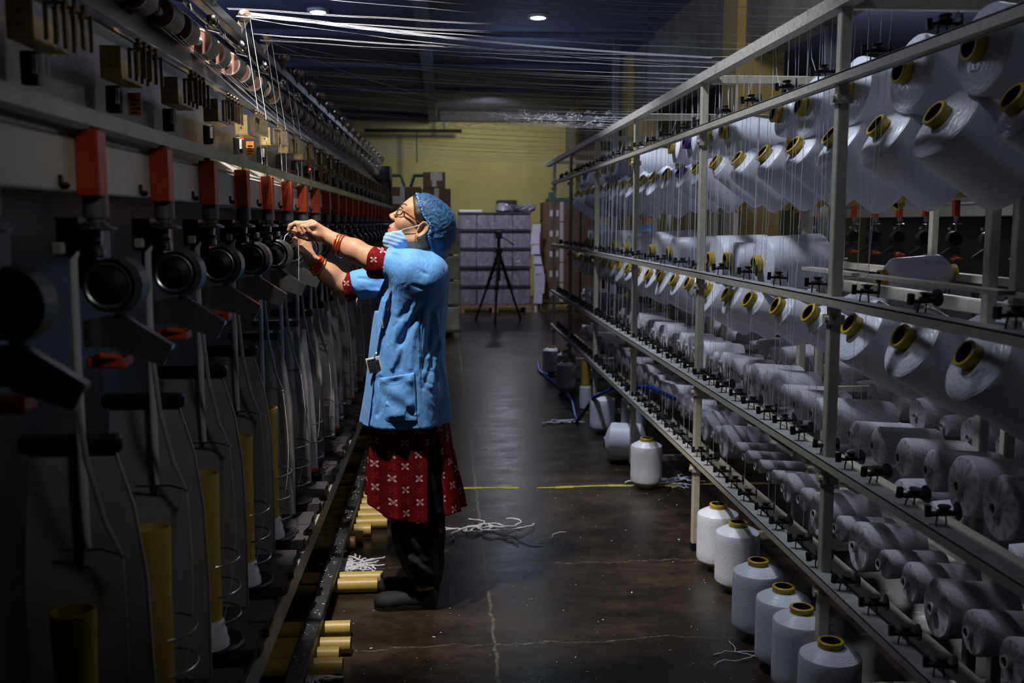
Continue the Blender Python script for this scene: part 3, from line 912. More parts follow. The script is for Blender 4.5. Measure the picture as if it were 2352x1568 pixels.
# cords hanging from the wheels (yarn being twisted): separate things
c1 = MB().tube([(-.640, 1.80, 1.40), (-.650, 1.80, 1.385), (-.652, 1.80, 1.2), (-.652, 1.80, .95), (-.65, 1.80, .86)], [.0025, .0075, .0080, .0082, .006], 10)
me1 = c1.mesh('hanging_cord', 'cord')
pts = [(-.618, 2.13, 1.19), (-.612, 2.15, 1.05), (-.596, 2.18, .93), (-.575, 2.20, .862)]
for i in range(1, 13):
    t_ = i / 12; pts.append((-.575 + .045 * math.sin(t_ * 2.6) - .03 * t_, 2.20 - .13 * t_ - .03 * math.sin(t_ * 3.1), .862 - .45 * t_))
me2 = MB().tube(pts, [.0055, .0055, .005, .0030] + [.0012] * 12, 8).mesh('balloon_yarn', 'dim_yarn')
for k in range(K0, K1 + 1):
    if k > 15: break
    o = link('hanging_cord', me1); o.location = (0, P * k, 0)
    tag(o, 'straight white cord hanging at the %s spindle of the near machine' % ORD[k + 1], 'cord', 'straight cords on the twisting machine')
    o = link('balloon_yarn', me2); o.location = (0, P * k, 0)
    tag(o, 'curved white yarn beside the divider plate of the %s spindle' % ORD[k + 1], 'yarn', 'curved yarns on the twisting machine')

# ringed tubes standing on the spindles, with a yarn foot
YT = 2.055
tube_me = MB().lathe([(.026, .385), (.029, .385), (.031, .42), (.032, .70), (.0345, .80), (.0355, .815), (.0345, .832), (.031, .832), (.029, .80), (.026, .7)], 26, closed=True).mesh('tube', 'tube')
foot_me = MB().lathe([(.032, .455), (.036, .448), (.038, .43), (.041, .425), (.042, .41), (.046, .40), (.047, .385), (.03, .384)], 26).mesh('yarn_foot', 'yarn')
for k in [-1, 0, 1, 2, 3]:
    t = thing('spindle_tube', 'yellow ringed tube with white yarn foot on the %s spindle from the camera' % ORD[k + 1], 'tube', (-.60, YT + P * k - .03, 0), 'ringed tubes standing on the spindles')
    link('tube', tube_me, t); link('yarn_foot', foot_me, t)
for k in range(5, 18, 2):
    t = thing('yarn_cop', 'pale yarn cop spinning on the %s spindle from the camera' % ORD[k + 1], 'yarn cop', (-.60, YT + P * k, 0), 'pale cops on the far spindles')
    if k == 5:
        cop_me = MB().lathe([(.02, .385), (.044, .39), (.046, .45), (.042, .60), (.030, .78), (.012, .95), (.008, 1.0)], 24).mesh('yarn_body', 'yarn_cone'); cap_me = MB().lathe([(.047, .384), (.05, .39), (.049, .40), (.046, .401)], 24, closed=True).mesh('base_ring', 'orange_dark')
    link('yarn_body', cop_me, t); link('base_ring', cap_me, t)

# ---- tubes lying under the machine
def lying(name, x1, y, label, L=.43, ry=0., z=.0285):
    o = link('lying_tube', LT, None); o.location = (x1, y, z); o.rotation_euler = (0, 0, ry); o.scale = (L / .43, 1, 1)
    tag(o, label, 'tube', 'yellow tubes lying on the floor under the machine')


LT = MB().lathe([(.0285, 0), (.0285, .40), (.0275, .43), (.022, .43), (.022, 0)], 26, Matrix.Rotation(-math.pi / 2, 4, 'Y'), closed=True).mesh('lying_tube', ribbed('yellow_tube_lying', (.55, .39, .10), axis=0))
TUB = [(-.341, 3.405, ''), (-.327, 3.262, ''), (-.357, 3.185, ''), (-.338, 3.10, ''), (-.274, 3.83, ''), (-.257, 3.905, ''),
       (-.408, 4.36, ''), (-.381, 4.44, ''), (-.351, 4.545, ''), (-.283, 4.66, ''), (-.283, 4.765, ''), (-.338, 4.88, ''), (-.378, 4.985, ''), (-.401, 5.11, ''), (-.426, 5.24, ''), (-.44, 5.36, ''), (-.40, 5.50, ''), (-.45, 5.9, ''), (-.46, 6.02, ''), (-.45, 6.3, ''), (-.48, 6.5, ''), (-.46, 6.85, ''), (-.48, 7.2, ''), (-.46, 7.6, '')]
TUB.sort(key=lambda t: t[1])
for i, (x, y, _) in enumerate(TUB):
    lying('t', x, y, 'yellow ringed tube lying on the floor under the machine, %s from the camera' % ORD[i], L=.43 + .02 * math.sin(i * 3), ry=.02 * math.sin(i * 5.1))

# ---- second machine across the creel, mirrored: copies of every part
m2 = thing('twisting_machine', 'second twisting machine with orange blocks seen through the creel', 'textile machine', (3.6, 10.9, 0))
m2.rotation_euler = (0, 0, math.pi)
skip = {'lower_bar', 'bracket', 'spool_arm', 'top_spool', 'guide_knob', 'eyelet_wire', 'beam_knob', 'small_clip', 'bed_latch', 'chrome_rod', 'upper_plate', 'balloon_guide', 'clamp_bracket', 'warning_tag', 'indicator_light'}
for o in MPARTS:
    nm = o.name.split('.')[0]
    if nm in skip: continue
    if nm in ('beam', 'beam_cover', 'guard_strip', 'back_panel', 'spine', 'upper_rail', 'roller_shaft', 'clear_tube', 'spindle_rail', 'spindle_bed', 'plinth', 'end_frame'):
        c = o.copy(); COL.objects.link(c); c.parent = m2
        continue
    if o.location.y > 6.1 or o.location.y < -1: continue
    c = o.copy(); COL.objects.link(c); c.parent = m2
    for ch in SUBS.get(o.name, []):
        if ch.name.split('.')[0] in ('cap', 'white_switch', 'roller_face'):
            d = ch.copy(); COL.objects.link(d); d.parent = c

# ================================================================== BACK OF THE HALL
def carton(x0, x1, y0, y1, z0, z1, label, group='cardboard cartons at the end of the hall'):
    t = thing('cardboard_carton', label, 'carton', ((x0 + x1) / 2, (y0 + y1) / 2, z0), group)
    link('box', MB().bbox(x0, x1, y0, y1, z0, z1 - .002, .008).mesh('box', 'cardboard'), t, world=True)
    b = MB().box((x0 + x1) / 2 - .03, (x0 + x1) / 2 + .03, y0 - .0015, y1 + .0015, z0 + .02, z1)
    b.box(x0 + .1, x0 + .25, y0 - .002, y0, z0 + .1, z0 + .2)
    link('tape', b.mesh('tape', MT['paper']), t, world=True)
    return t


def pallet(x0, x1, y0, y1, z, label):
    b = MB()
    for i in range(6):
        xa = x0 + (x1 - x0) * i / 6; b.box(xa + .01, xa + (x1 - x0) / 6 - .01, y0, y1, z + .10, z + .12)
    for yy in (y0, (y0 + y1) / 2 - .05, y1 - .1):
        b.box(x0, x1, yy, yy + .1, z + .08, z + .10)
        for xx in (x0, (x0 + x1) / 2 - .05, x1 - .1): b.box(xx, xx + .1, yy, yy + .1, z, z + .08)
    return tag(b.build('pallet', 'wood'), label, 'pallet')


# film-wrapped load
tf = NT('wrapped_film'); c = tf.coord(); n = tf.noise(tf.scale(c, (3, 3, 1.2)), 4, 5, .6, 1.0)
tf.set(Base_Color=tf.ramp(n, [(.3, (.17, .16, .19)), (.7, (.34, .32, .40))]), Roughness=.14, Specular_IOR_Level=.8); tf.bump(n, .8, .04)
MT['film'] = tf.m
pallet(.22, 1.42, 16.2, 17.2, 0, 'wooden pallet under the plastic wrapped load')
t = thing('wrapped_load', 'plastic wrapped stack of pale cartons in five layers on a pallet', 'wrapped load', (.82, 16.7, .12))
zz = [.12, .43, .74, 1.04, 1.34, 1.62]
for i in range(5):
    for j in range(4):
        xa = .23 + .295 * j + .006 * math.sin(i * 2 + j)
        o = link('carton', MB().bbox(xa, xa + .287, 16.21 + .01 * (i % 2), 17.18, zz[i] + .003, zz[i + 1] - .022, .012).mesh('carton', 'film'), t, world=True)
    link('layer_sheet', MB().box(.225, 1.415, 16.19, 17.19, zz[i + 1] - .022, zz[i + 1]).mesh('layer_sheet', mat('layer_shade_line', (.06, .05, .07), .25)), t, world=True)  # dark tone stands for the shade lines between carton layers
b = MB()
for i in range(9):
    a = i * .7; b.lathe([(0, -.05), (.09 + .02 * math.sin(i), -.03), (.13, .02), (.07, .06 + .02 * math.cos(a)), (0, .07)], 9, Matrix.Translation((.95 + .055 * i, 16.5 + .05 * math.sin(a), 1.68)) @ Matrix.Rotation(a, 4, 'Z') @ Matrix.Rotation(.4, 4, 'X'))
tag(b.build('plastic_film_heap', 'film'), 'crumpled clear plastic film heap lying on the wrapped load', 'plastic film')
tag(MB().box(.88, 1.22, 16.75, 17.0, 1.62, 1.82).box(.90, 1.2, 16.77, 16.98, 1.75, 1.83).build('crate', 'black'), 'dark green crate standing on the wrapped load behind the plastic film', 'crate')
tag(MB().bbox(.24, .62, 16.25, 16.9, 1.62, 1.66, .01).build('foam_sheet', 'white_top'), 'white folded sheet lying on the wrapped load', 'sheet')
tag(MB().bbox(.6, .62, 17.6, 17.9, 0, .1, .004).build('wood_block', 'wood'), 'small wooden block on the floor behind the wrapped pallet', 'block')
# leaning white plastic sheet beside the load
b = MB()
for i in range(8):
    z0 = .15 + .16 * i; x = 1.44 + .05 * math.sin(i * .8)
    b.add([(x, 16.15, z0), (x + .14, 16.1 + .03 * math.sin(i), z0), (x + .13 + .02 * math.sin(i + 1), 16.1, z0 + .16), (x + .02, 16.15, z0 + .16)], [(0, 1, 2, 3)], smooth=True)
b.box(1.46, 1.5, 16.16, 16.18, 0, 1.3)
tag(b.build('plastic_sheet', mat('milky_sheet', (.55, .55, .66), .3)), 'milky plastic sheet hanging down beside the wrapped load', 'plastic sheet')
# cartons right of the load, two columns of five
for c_ in range(3):
    for r in range(5):
        carton(1.62 + .63 * c_, 2.22 + .63 * c_, 16.3, 16.9, .14 + .33 * r, .14 + .33 * (r + 1), 'brown carton beside the wrapped load, %s column out, %s from the floor' % (ORD[c_], ORD[r]))
pallet(1.6, 3.5, 16.3, 17.0, 0, 'wooden pallet under the brown carton stack')
tag(MB().bbox(1.7, 2.3, 16.4, 16.8, 1.79, 1.86, .01).box(1.72, 1.8, 16.42, 16.5, 1.86, 1.95).build('green_frame', 'green_steel'), 'dark green steel frame lying on the brown carton stack', 'frame')
# cartons behind the machine end
lst = [(-.85, -.28, 0, .55), (-.25, .12, 0, .5), (-.85, -.28, .55, 1.1), (-.25, .12, .5, 1.0), (-.85, -.28, 1.1, 1.60), (-.25, .12, 1.0, 1.5), (-.78, -.30, 1.60, 1.92), (-.28, .09, 1.5, 1.90), (-.27, .02, 1.90, 2.11)]
nm = ['bottom', 'bottom', 'second', 'second', 'third', 'third', 'topmost', 'fourth', 'topmost']
for i, (x0, x1, z0, z1) in enumerate(lst):
    side = 'aisle-side' if i in (1, 3, 5, 7, 8) else 'machine-side'
    carton(x0, x1, 13.2, 13.75, z0, z1, 'brown carton in the %s stack behind the long machine, %s one' % (side, nm[i]))
for j in range(3):
    x = -.80 + .36 * j
    b = MB(); z0 = 1.925 if j < 2 else 2.115
    x1 = x + .28 if j < 2 else -.02
    for yy in (13.3, 13.65): b.tube([(x, yy, z0), (x + .05, yy, z0 + .15), (x1 - .05, yy, z0 + .15), (x1, yy, z0)], .015, 8)
    for xx, zz_ in ((x + .05, z0 + .15), (x1 - .05, z0 + .15), (x, z0 + .01), (x1, z0 + .01)): b.tube([(xx, 13.3, zz_), (xx, 13.65, zz_)], .012, 8)
    if j < 2: tag(b.build('steel_cradle', 'green_steel'), 'green tubular cradle on top of the %s carton pile' % ('outer machine-side' if j == 0 else 'inner machine-side'), 'cradle')
# olive bin tower between machine and wrapped load
t = thing('bin_tower', 'tall grayish yellow bin trolley standing beside the wrapped load', 'trolley', (.05, 12.8, 0))
m_ = mat('olive_bin', (.26, .25, .17), .5, nscale=6, amt=.3)
for z in (.1, .42, .74, 1.06): link('bin', MB().bbox(-.10, .19, 12.6, 12.9, z, z + .29, .012).mesh('bin', m_), t, world=True)
link('frame', MB().box(-.11, .20, 12.59, 12.91, .07, .1).box(-.11, -.1, 12.59, 12.6, 0, 1.38).box(.195, .205, 12.59, 12.6, 0, 1.38).box(-.11, .205, 12.59, 12.91, 1.36, 1.38).mesh('frame', 'steel'), t, world=True)

# ---- camera tripod
t = thing('camera_tripod', 'black camera tripod standing on the aisle floor before the wrapped load', 'tripod', (.80, 14.7, 0))
ap = Vector((.80, 14.7, 1.02)); 
for (x, y) in ((.465, 14.91), (.72, 14.245), (1.14, 14.95)):
    f = Vector((x, y, .0)); b = MB(); mid = ap.lerp(f, .5)
    b.tube([ap, mid], .025, 8); b.tube([mid, f + Vector((0, 0, .016))], .017, 8); b.tube([mid + Vector((0, 0, .02)), mid - Vector((0, 0, .03))], .03, 8)
    lg = b.build('leg', 'black', t); lg.matrix_parent_inverse = base_of(t).inverted()
    q_ = link('rubber_foot', MB().lathe([(0, 0), (.018, 0), (.015, .03), (0, .03)], 10, Matrix.Translation(f)).mesh('rubber_foot', 'black'), lg)
    b = MB().tube([ap.lerp(f, .42), Vector((.80, 14.7, .72))], .006, 6); o = b.build('brace', 'black', t); o.matrix_parent_inverse = base_of(t).inverted()
b = MB().tube([(.80, 14.7, .60), (.80, 14.7, 1.25)], .026, 10); link('center_column', b.mesh('center_column', 'black'), t, world=True)
b = MB().bbox(.75, .85, 14.65, 14.75, 1.0, 1.09, .01).bbox(.755, .85, 14.63, 14.76, 1.22, 1.34, .012).box(.74, .86, 14.64, 14.76, 1.34, 1.36)
link('head', b.mesh('head', 'black'), t, world=True)
link('pan_handle', MB().tube([(.83, 14.7, 1.26), (1.02, 14.62, 1.13)], [.008, .012], 8).mesh('pan_handle', 'black'), t, world=True)

# ================================================================== YARN STRANDS from machine to creel
def strand(y, z0, z1, rail, sag, yr, lab, grp, x0=-.70):
    pts = []
    for i in range(15):
        t_ = i / 14; x = x0 + (1.10 - x0) * t_
        pts.append((x, y + (yr - y) * t_, z0 + (z1 - z0) * t_ - sag * 4 * t_ * (1 - t_) + .0015 * math.sin(i * 2.1 + y * 9)))
    dy = RNG.uniform(-.13, .03)
    pts.append((1.126, yr + dy * .1, z1 - .012)); pts.append((1.128, yr + dy * .3, 1.95)); pts.append((1.112, yr + dy, RAILZ[rail] + .04))
    o = MB().tube(pts, .0006, 4, caps=False).build('yarn_strand', 'thread'); tag(o, lab, 'yarn strand', grp)


for k in range(2, K1 + 1):
    y = 1.915 + P * k
    if y > 10.6: break
    for j in range(6):
        yy = y + (-.014, .0, .16, .175, .30, .305)[j] + RNG.uniform(-.006, .006)
        strand(yy, (2.178, 2.176, 2.146, 2.146, 2.146, 2.15)[j], 2.082, (k * 6 + j) % 4, RNG.uniform(.004, .022), yy + RNG.uniform(-.02, .02),
               'fine white yarn strand crossing the aisle from the machine top to the creel', 'yarn strands crossing the aisle')
for i, (y, yr, sag) in enumerate([(4.17, 5.6, .13), (4.18, 4.75, .05), (3.73, 4.1, .02), (5.05, 5.9, .07), (7.2, 8.4, .12), (9.0, 9.4, .2), (3.72, 3.95, .03)]):
    strand(y, 2.176, 2.08, i % 4, sag, yr, 'slack white yarn strand sagging %s across the aisle, %s from the camera' % ('deeply' if sag > .1 else 'slightly', ORD[i]), 'slack yarn strands crossing the aisle')
# thick brightly lit bundle from the first visible spool
for j in range(7):
    pts = []
    for i in range(21):
        t_ = i / 20; pts.append((-.69 + 1.75 * t_, 3.70 + .006 * j + .25 * t_, 2.192 - .095 * t_ + .004 * math.sin(j * 1.7 + t_ * 14) * math.sin(math.pi * min(1, t_ * 2)) - .02 * math.sin(math.pi * t_)))
    tag(MB().tube(pts, .0008, 4, caps=False).build('yarn_strand', 'thread'), 'bright white yarn in the twisted bundle leaving the first spool', 'yarn strand', 'bright yarn bundle over the aisle')
# fuzzy lint hanging in the strands
RL = random.Random(5); b = MB()
for i in range(420):
    y = 6.4 + RL.uniform(-.4, .5); x = RL.uniform(-.1, 1.05); z = 2.13 + RL.uniform(-.02, .012) - .03
    p = Vector((x, y, z)); q_ = [p]
    for j in range(3): q_.append(q_[-1] + Vector((RL.uniform(-.02, .02), RL.uniform(-.01, .01), RL.uniform(-.012, .012))))
    b.tube(q_, .0006, 3, caps=False)
tag(b.build('lint_fuzz', 'thread'), 'loose lint fuzz clinging to the yarns over the aisle', 'lint', kind='stuff')
# vertical yarns feeding the spindles of the machine
for k in range(4, K1 + 1):
    y = 1.915 + P * k
    for j in range(2):
        x = -.70 + .02 * j
        pts = [(x, y + .01 * j, 2.165), (-.655 + .02 * j, y - .02 + .03 * j, 1.83), (-.64 + .01 * j, y - .05 + .02 * j, 1.60 if j == 0 else 1.42)]
        tag(MB().tube(pts, .0009, 4, caps=False).build('feed_yarn', 'thread'), 'fine white yarn dropping from the top spools through the gold brackets', 'yarn', 'feed yarns down the machine front')
for k in range(2, 17):
    y = 1.968 + P * k
    for j in range(3):
        pts = [(-.765 + .01 * j, y + .06 * j, 1.978), (-.70, y + .5 + .1 * j, 1.905 - .008 * j), (-.637, y + .95 + .16 * j, 1.826)]
        tag(MB().tube(pts, .0009, 4, caps=False).build('slanting_yarn', 'thread'), 'white yarn slanting from the feed rollers along the machine to a gold bracket', 'yarn', 'slanting yarns along the rollers')
# single vertical yarns at the creel
for i in range(70):
    y = 2.5 + 7.3 * (i / 70) ** 1.1; r = RNG.choice([1, 1, 2, 3])
    z0 = RNG.choice([2.05, 2.05, 1.86]); dy = RNG.uniform(-.06, .06)
    tag(MB().tube([(1.126, y, z0), (1.112, y + dy, RAILZ[r] + .04)], .0007, 4, caps=False).build('creel_yarn', 'thread'), 'fine white yarn hanging straight down the aisle side of the creel', 'yarn', 'vertical yarns on the creel front')

# ---- yarn waste on the floor
def waste(name, cx, cy, spread, n, seed, label, thick=.004, ln=14, step=.03):
    R_ = random.Random(seed); b = MB()
    for i in range(n):
        p = Vector((cx + R_.uniform(-1, 1) * spread * .6, cy + R_.uniform(-1, 1) * spread * .45, thick + R_.uniform(0, .006))); a = R_.uniform(0, 6.28); q_ = [p]
        for j in range(ln):
            a += R_.uniform(-.8, .8); p = p + Vector((math.cos(a) * step, math.sin(a) * step * .8, 0)); p.z = max(thick, min(.02, p.z + R_.uniform(-.004, .004)))
            q_.append(p.copy())
        b.tube(q_, [thick * R_.uniform(.7, 1.15) for _ in q_], 6)
    return tag(b.build(name, MT['cord']), label, 'yarn waste')


waste('yarn_waste', .12, 4.60, .11, 9, 4, 'white tangled yarn waste lying on the aisle floor behind the worker', .0042, 15, .022)
waste('yarn_waste', -.39, 4.12, .07, 38, 6, 'fluffy white yarn waste on the floor near the two lying tubes', .0042, 9, .014)
waste('yarn_waste', -.42, 3.07, .03, 14, 8, 'small white yarn fluff on the floor by the first lying tube', .005, 6, .014)
waste('yarn_waste', 1.25, 5.42, .10, 14, 9, 'loose gray lint heap on the floor behind the lone standing package', .005, 7, .03)
waste('yarn_waste', 1.06, 3.12, .03, 6, 10, 'curly yarn end under the third standing package', .0022, 14, .016)
waste('yarn_waste', .80, 7.15, .07, 6, 12, 'flat white yarn scrap on the floor by the blue hose', .006, 8, .025)
waste('yarn_waste', -.46, 4.2, .02, 3, 22, 'thin white yarn scrap hanging at the lower black bar', .004, 6, .02)
waste('yarn_waste', .42, 4.35, .03, 2, 25, 'faint thin yarn end on the floor behind the worker, beside the large tangle', .0022, 14, .02)
RL = random.Random(11); b = MB()
for i in range(430):
    x = RL.uniform(-.42, 1.6); y = 2.9 + 6 * RL.random() ** 1.6; s_ = RL.uniform(.001, .0042) * (1 if RL.random() < .95 else 2.2); a = RL.uniform(0, 3)
    b.lathe([(s_ * .6, .0005), (s_, s_ * .3), (0, s_ * .7)], 5, Matrix.Translation((x, y, 0)) @ Matrix.Rotation(a, 4, 'Z') @ Matrix.Diagonal((1, RL.uniform(.2, .6), 1, 1)))
for i in range(240):
    y = RL.uniform(2.6, 8); s_ = RL.uniform(.002, .006); b.lathe([(s_, .1005), (0, .1005 + s_ * .5)], 5, Matrix.Translation((RL.uniform(-.48, -.44), y, 0)) @ Matrix.Rotation(RL.uniform(0, 3), 4, 'Z') @ Matrix.Diagonal((1, .4, 1, 1)))
tag(b.build('lint_flecks', 'thread'), 'small white lint flecks scattered over the floor and the black bar', 'lint', kind='stuff')

# ================================================================== PEOPLE (bodies grown as one smooth surface from rounded volumes)
import openvdb
from mathutils import noise as mnoise


def A3(*v): return np.array(v, dtype=np.float32)


def smin(a, b, k):
    h = np.clip(.5 + .5 * (b - a) / k, 0, 1)
    return b * (1 - h) + a * h - k * h * (1 - h)


class Pr:
    def __init__(s, f, lo, hi, k, op='+'):
        s.f = f; s.lo = np.array(lo, float); s.hi = np.array(hi, float); s.k = k; s.op = op


def cone(a, b, ra, rb, k=.015, op='+'):
    a = A3(*a); b = A3(*b); ba = b - a; L = float(ba @ ba) + 1e-9; r = max(ra, rb)
    def f(p):
        h = np.clip(((p - a) @ ba) / L, 0, 1)
        return np.linalg.norm(p - a - h[..., None] * ba, axis=-1) - (ra + (rb - ra) * h)
    return Pr(f, np.minimum(a, b) - r, np.maximum(a, b) + r, k, op)


def ell(c, r, R=None, k=.02, op='+'):
    """ellipsoid; R = rows are its axes"""
    c = A3(*c); r = A3(*r); R = None if R is None else np.array(R, dtype=np.float32); m = float(max(r))
    def f(p):
        q = p - c
        if R is not None: q = q @ R.T
        k0 = np.linalg.norm(q / r, axis=-1); k1 = np.linalg.norm(q / (r * r), axis=-1) + 1e-9
        return k0 * (k0 - 1) / k1
    return Pr(f, c - m, c + m, k, op)


def loft(zs, cx, cy, rx, ry, k=.02, op='+', wav=None, shell=0, ex=2.0):
    """stack of ovals along z"""
    zs = np.array(zs, float); z0, z1 = zs[0], zs[-1]
    def f(p):
        z = p[..., 2]; g = lambda t: np.interp(z, zs, t) if hasattr(t, '__len__') else t
        X = (p[..., 0] - g(cx)); Y = (p[..., 1] - g(cy)); a = g(rx); b_ = g(ry)
        if wav is not None:
            s_ = wav(np.arctan2(Y, X), z); a = a + s_; b_ = b_ + s_
        q = (np.abs(X / a) ** ex + np.abs(Y / b_) ** ex) ** (1 / ex)
        d = (q - 1) * np.minimum(a, b_)
        if shell: d = np.abs(d + shell) - shell
        return np.maximum(d, np.maximum(z0 - z, z - z1))
    mx = float(np.max(rx)) + .05; my = float(np.max(ry)) + .05
    return Pr(f, (np.min(cx) - mx, np.min(cy) - my, z0), (np.max(cx) + mx, np.max(cy) + my, z1), k, op)


def grow(prims, h, name, mats, post=None, B=28):
    """evaluate the volumes block by block and skin them with quads"""
    pos = [p for p in prims if p.op == '+']
    lo = np.min([p.lo for p in pos], 0) - 3 * h; hi = np.max([p.hi for p in pos], 0) + 3 * h
    n = np.ceil((hi - lo) / h).astype(int) + 1
    g = openvdb.FloatGrid(.05); ar = np.arange(B, dtype=np.float32) * h
    base = np.stack(np.meshgrid(ar, ar, ar, indexing='ij'), -1)
    for i in range(0, n[0], B):
        for j in range(0, n[1], B):
            for k in range(0, n[2], B):
                o = lo + np.array([i, j, k]) * h; e = o + B * h
                m = .03
                c = [p for p in prims if np.all(p.lo - m < e) and np.all(p.hi + m > o)]
                if not any(p.op == '+' for p in c): continue
                P_ = base + o.astype(np.float32); d = np.full(P_.shape[:3], .05, np.float32)
                for p in c:
                    v = p.f(P_)
                    if p.op == '+': d = smin(d, v, p.k)
                    elif p.op == '-': d = -smin(-d, v, p.k)
                    else: d = -smin(-d, -v, p.k)
                g.copyFromArray(np.minimum(d, .05).astype(np.float32), ijk=(i, j, k))
    V, Q = g.convertToQuads(0.0)[:2]
    V = V.astype(np.float64) * h + lo
    if post is not None: V = post(V, Q)
    me = bpy.data.meshes.new(name)
    me.vertices.add(len(V)); me.vertices.foreach_set('co', V.ravel())
    me.loops.add(len(Q) * 4); me.loops.foreach_set('vertex_index', np.array(Q)[:, ::-1].ravel().astype(np.int32))
    me.polygons.add(len(Q)); me.polygons.foreach_set('loop_start', np.arange(0, len(Q) * 4, 4, dtype=np.int32))
    me.update(calc_edges=True); me.validate()
    for k in (mats if isinstance(mats, (list, tuple)) else [mats]): me.materials.append(MT[k] if isinstance(k, str) else k)
    me.polygons.foreach_set('use_smooth', [True] * len(me.polygons))
    return me


def normals(V, Q):
    Q = np.array(Q); n = np.cross(V[Q[:, 2]] - V[Q[:, 0]], V[Q[:, 3]] - V[Q[:, 1]]); N = np.zeros_like(V)
    for c in range(4): np.add.at(N, Q[:, c], n)
    return N / (np.linalg.norm(N, axis=1, keepdims=True) + 1e-12)


def smooth(V, Q, it=1):
    Q = np.array(Q)
    for _ in range(it):
        S_ = np.zeros_like(V); C_ = np.zeros(len(V))
        for c in range(4):
            np.add.at(S_, Q[:, c], V[Q[:, (c + 1) % 4]]); np.add.at(C_, Q[:, c], 1)
            np.add.at(S_, Q[:, c], V[Q[:, (c + 3) % 4]]); np.add.at(C_, Q[:, c], 1)
        V = V * .5 + .5 * S_ / np.maximum(C_, 1)[:, None]
    return V


def creases(lines, seed=0, amp=.004, fine=.0015, sc=9.0, stretch=(1, 1, .45)):
    """cloth folds: soft ridges along given lines plus stretched fine wrinkles"""
    def post(V, Q):
        V = smooth(V, Q, 2); N = normals(V, Q)
        if np.mean(np.sum(N * (V - V.mean(0)), 1)) < 0: N = -N
        d = np.zeros(len(V))
        for (pts, a, w) in lines:
            pts = [np.array(p, float) for p in pts]; best = np.full(len(V), 9.)
            for p, q in zip(pts[:-1], pts[1:]):
                ba = q - p; h = np.clip((V - p) @ ba / (ba @ ba + 1e-9), 0, 1)
                tp = np.sin(np.pi * np.clip(.08 + h * .84, 0, 1)) if len(pts) == 2 else 1.0
                best = np.minimum(best, np.linalg.norm(V - p - h[:, None] * ba, axis=1) + (0 if len(pts) > 2 else (1 - tp) * w))
            d += a * np.exp(-(best / w) ** 2)
        for i, v in enumerate(V):
            q = Vector((v[0] * stretch[0] + seed, v[1] * stretch[1], v[2] * stretch[2])) * sc
            t_ = mnoise.noise(q); t2 = mnoise.noise(q * 2.3 + Vector((3, 1, 7)))
            d[i] += amp * (1 - 2.2 * abs(t_)) * .6 + fine * t2
        return V + N * d[:, None]
    return post


# head frame: looks to -x, tipped back 30 degrees
HO = np.array([-.084, 3.72, 1.421]); HA = math.radians(29)
HF = np.array([-math.cos(HA), 0, math.sin(HA)]); HU = np.array([math.sin(HA), 0, math.cos(HA)]); HS = np.array([0, -1, 0])
HR = [HF, HS, HU]


def hl(f, u, s=0.): return tuple(HO + HF * f + HU * u + HS * s)


def skin_mat():
    t = NT('skin'); c = t.coord(); n = t.noise(c, 26, 4, .6); n2 = t.noise(c, 220, 3, .6)
    t.set(Base_Color=t.ramp(n, [(.3, (.44, .225, .13)), (.7, (.55, .30, .18))]), Roughness=.55, Specular_IOR_Level=.35)
    t.put(t.b.inputs['Subsurface Weight'], .10); t.b.inputs['Subsurface Radius'].default_value = (.012, .005, .003); t.b.inputs['Subsurface Scale'].default_value = .6
    t.bump(n2, .18, .0012)
    return t.m


MT['skin'] = skin_mat()
MT['lips'] = mat('lip_skin', (.46, .11, .10), .4, nscale=200, amt=.1)
MT['nail'] = mat('nail', (.62, .36, .27), .25)
MT['hair'] = mat('dark_hair', (.014, .009, .008), .52, nscale=260, amt=.5, bump=.4)
MT['brow'] = mat('brow_hair', (.05, .028, .02), .6)
MT['bangle_red'] = mat('red_bangle', (.55, .02, .015), .18)
MT['bangle_gold'] = mat('gold_bangle', (.62, .30, .06), .3, .8, nscale=300, amt=.5, bump=.6)
MT['gold'] = mat('gold', (.75, .45, .12), .2, 1.0)
MT['trouser'] = mat('black_trouser_cloth', (.008, .008, .010), .8)
MT['shoe'] = mat('black_glitter_shoe', (.007, .007, .008), .6, nscale=400, amt=.8, bump=1.0)
MT['sole'] = mat('shoe_sole', (.012, .012, .012), .45)
MT['lanyard'] = mat('navy_lanyard', (.008, .012, .06), .5)


def cloth(name, col, weave=900, rough=.7, crumple=2.2):
    t = NT(name); c = t.coord(); n = t.noise(c, 14, 4); w = t.noise(c, weave, 2)
    t.set(Base_Color=t.ramp(n, [(.3, tuple(x * .93 for x in col)), (.7, col)]), Roughness=rough)
    t.put(t.b.inputs['Sheen Weight'], .08); cr = t.noise(t.scale(c, (1, 1, .55)), 20, 3, .5, .6); rd = t.M('ABSOLUTE', t.M('SUBTRACT', cr, .5))
    t.bump(t.M('ADD', t.M('ADD', t.M('MULTIPLY', w, .06), t.M('MULTIPLY', t.noise(t.scale(c, (1, 1, .5)), 60, 3), .35)), t.M('MULTIPLY', rd, crumple)), .55, .006)
    return t.m


MT['jacket'] = cloth('sky_blue_cotton', (.12, .35, .76))
MT['mask'] = cloth('light_blue_mask', (.30, .52, .80), 600, .8, 1.0)
MT['loop'] = mat('white_elastic', (.72, .68, .66), .7)


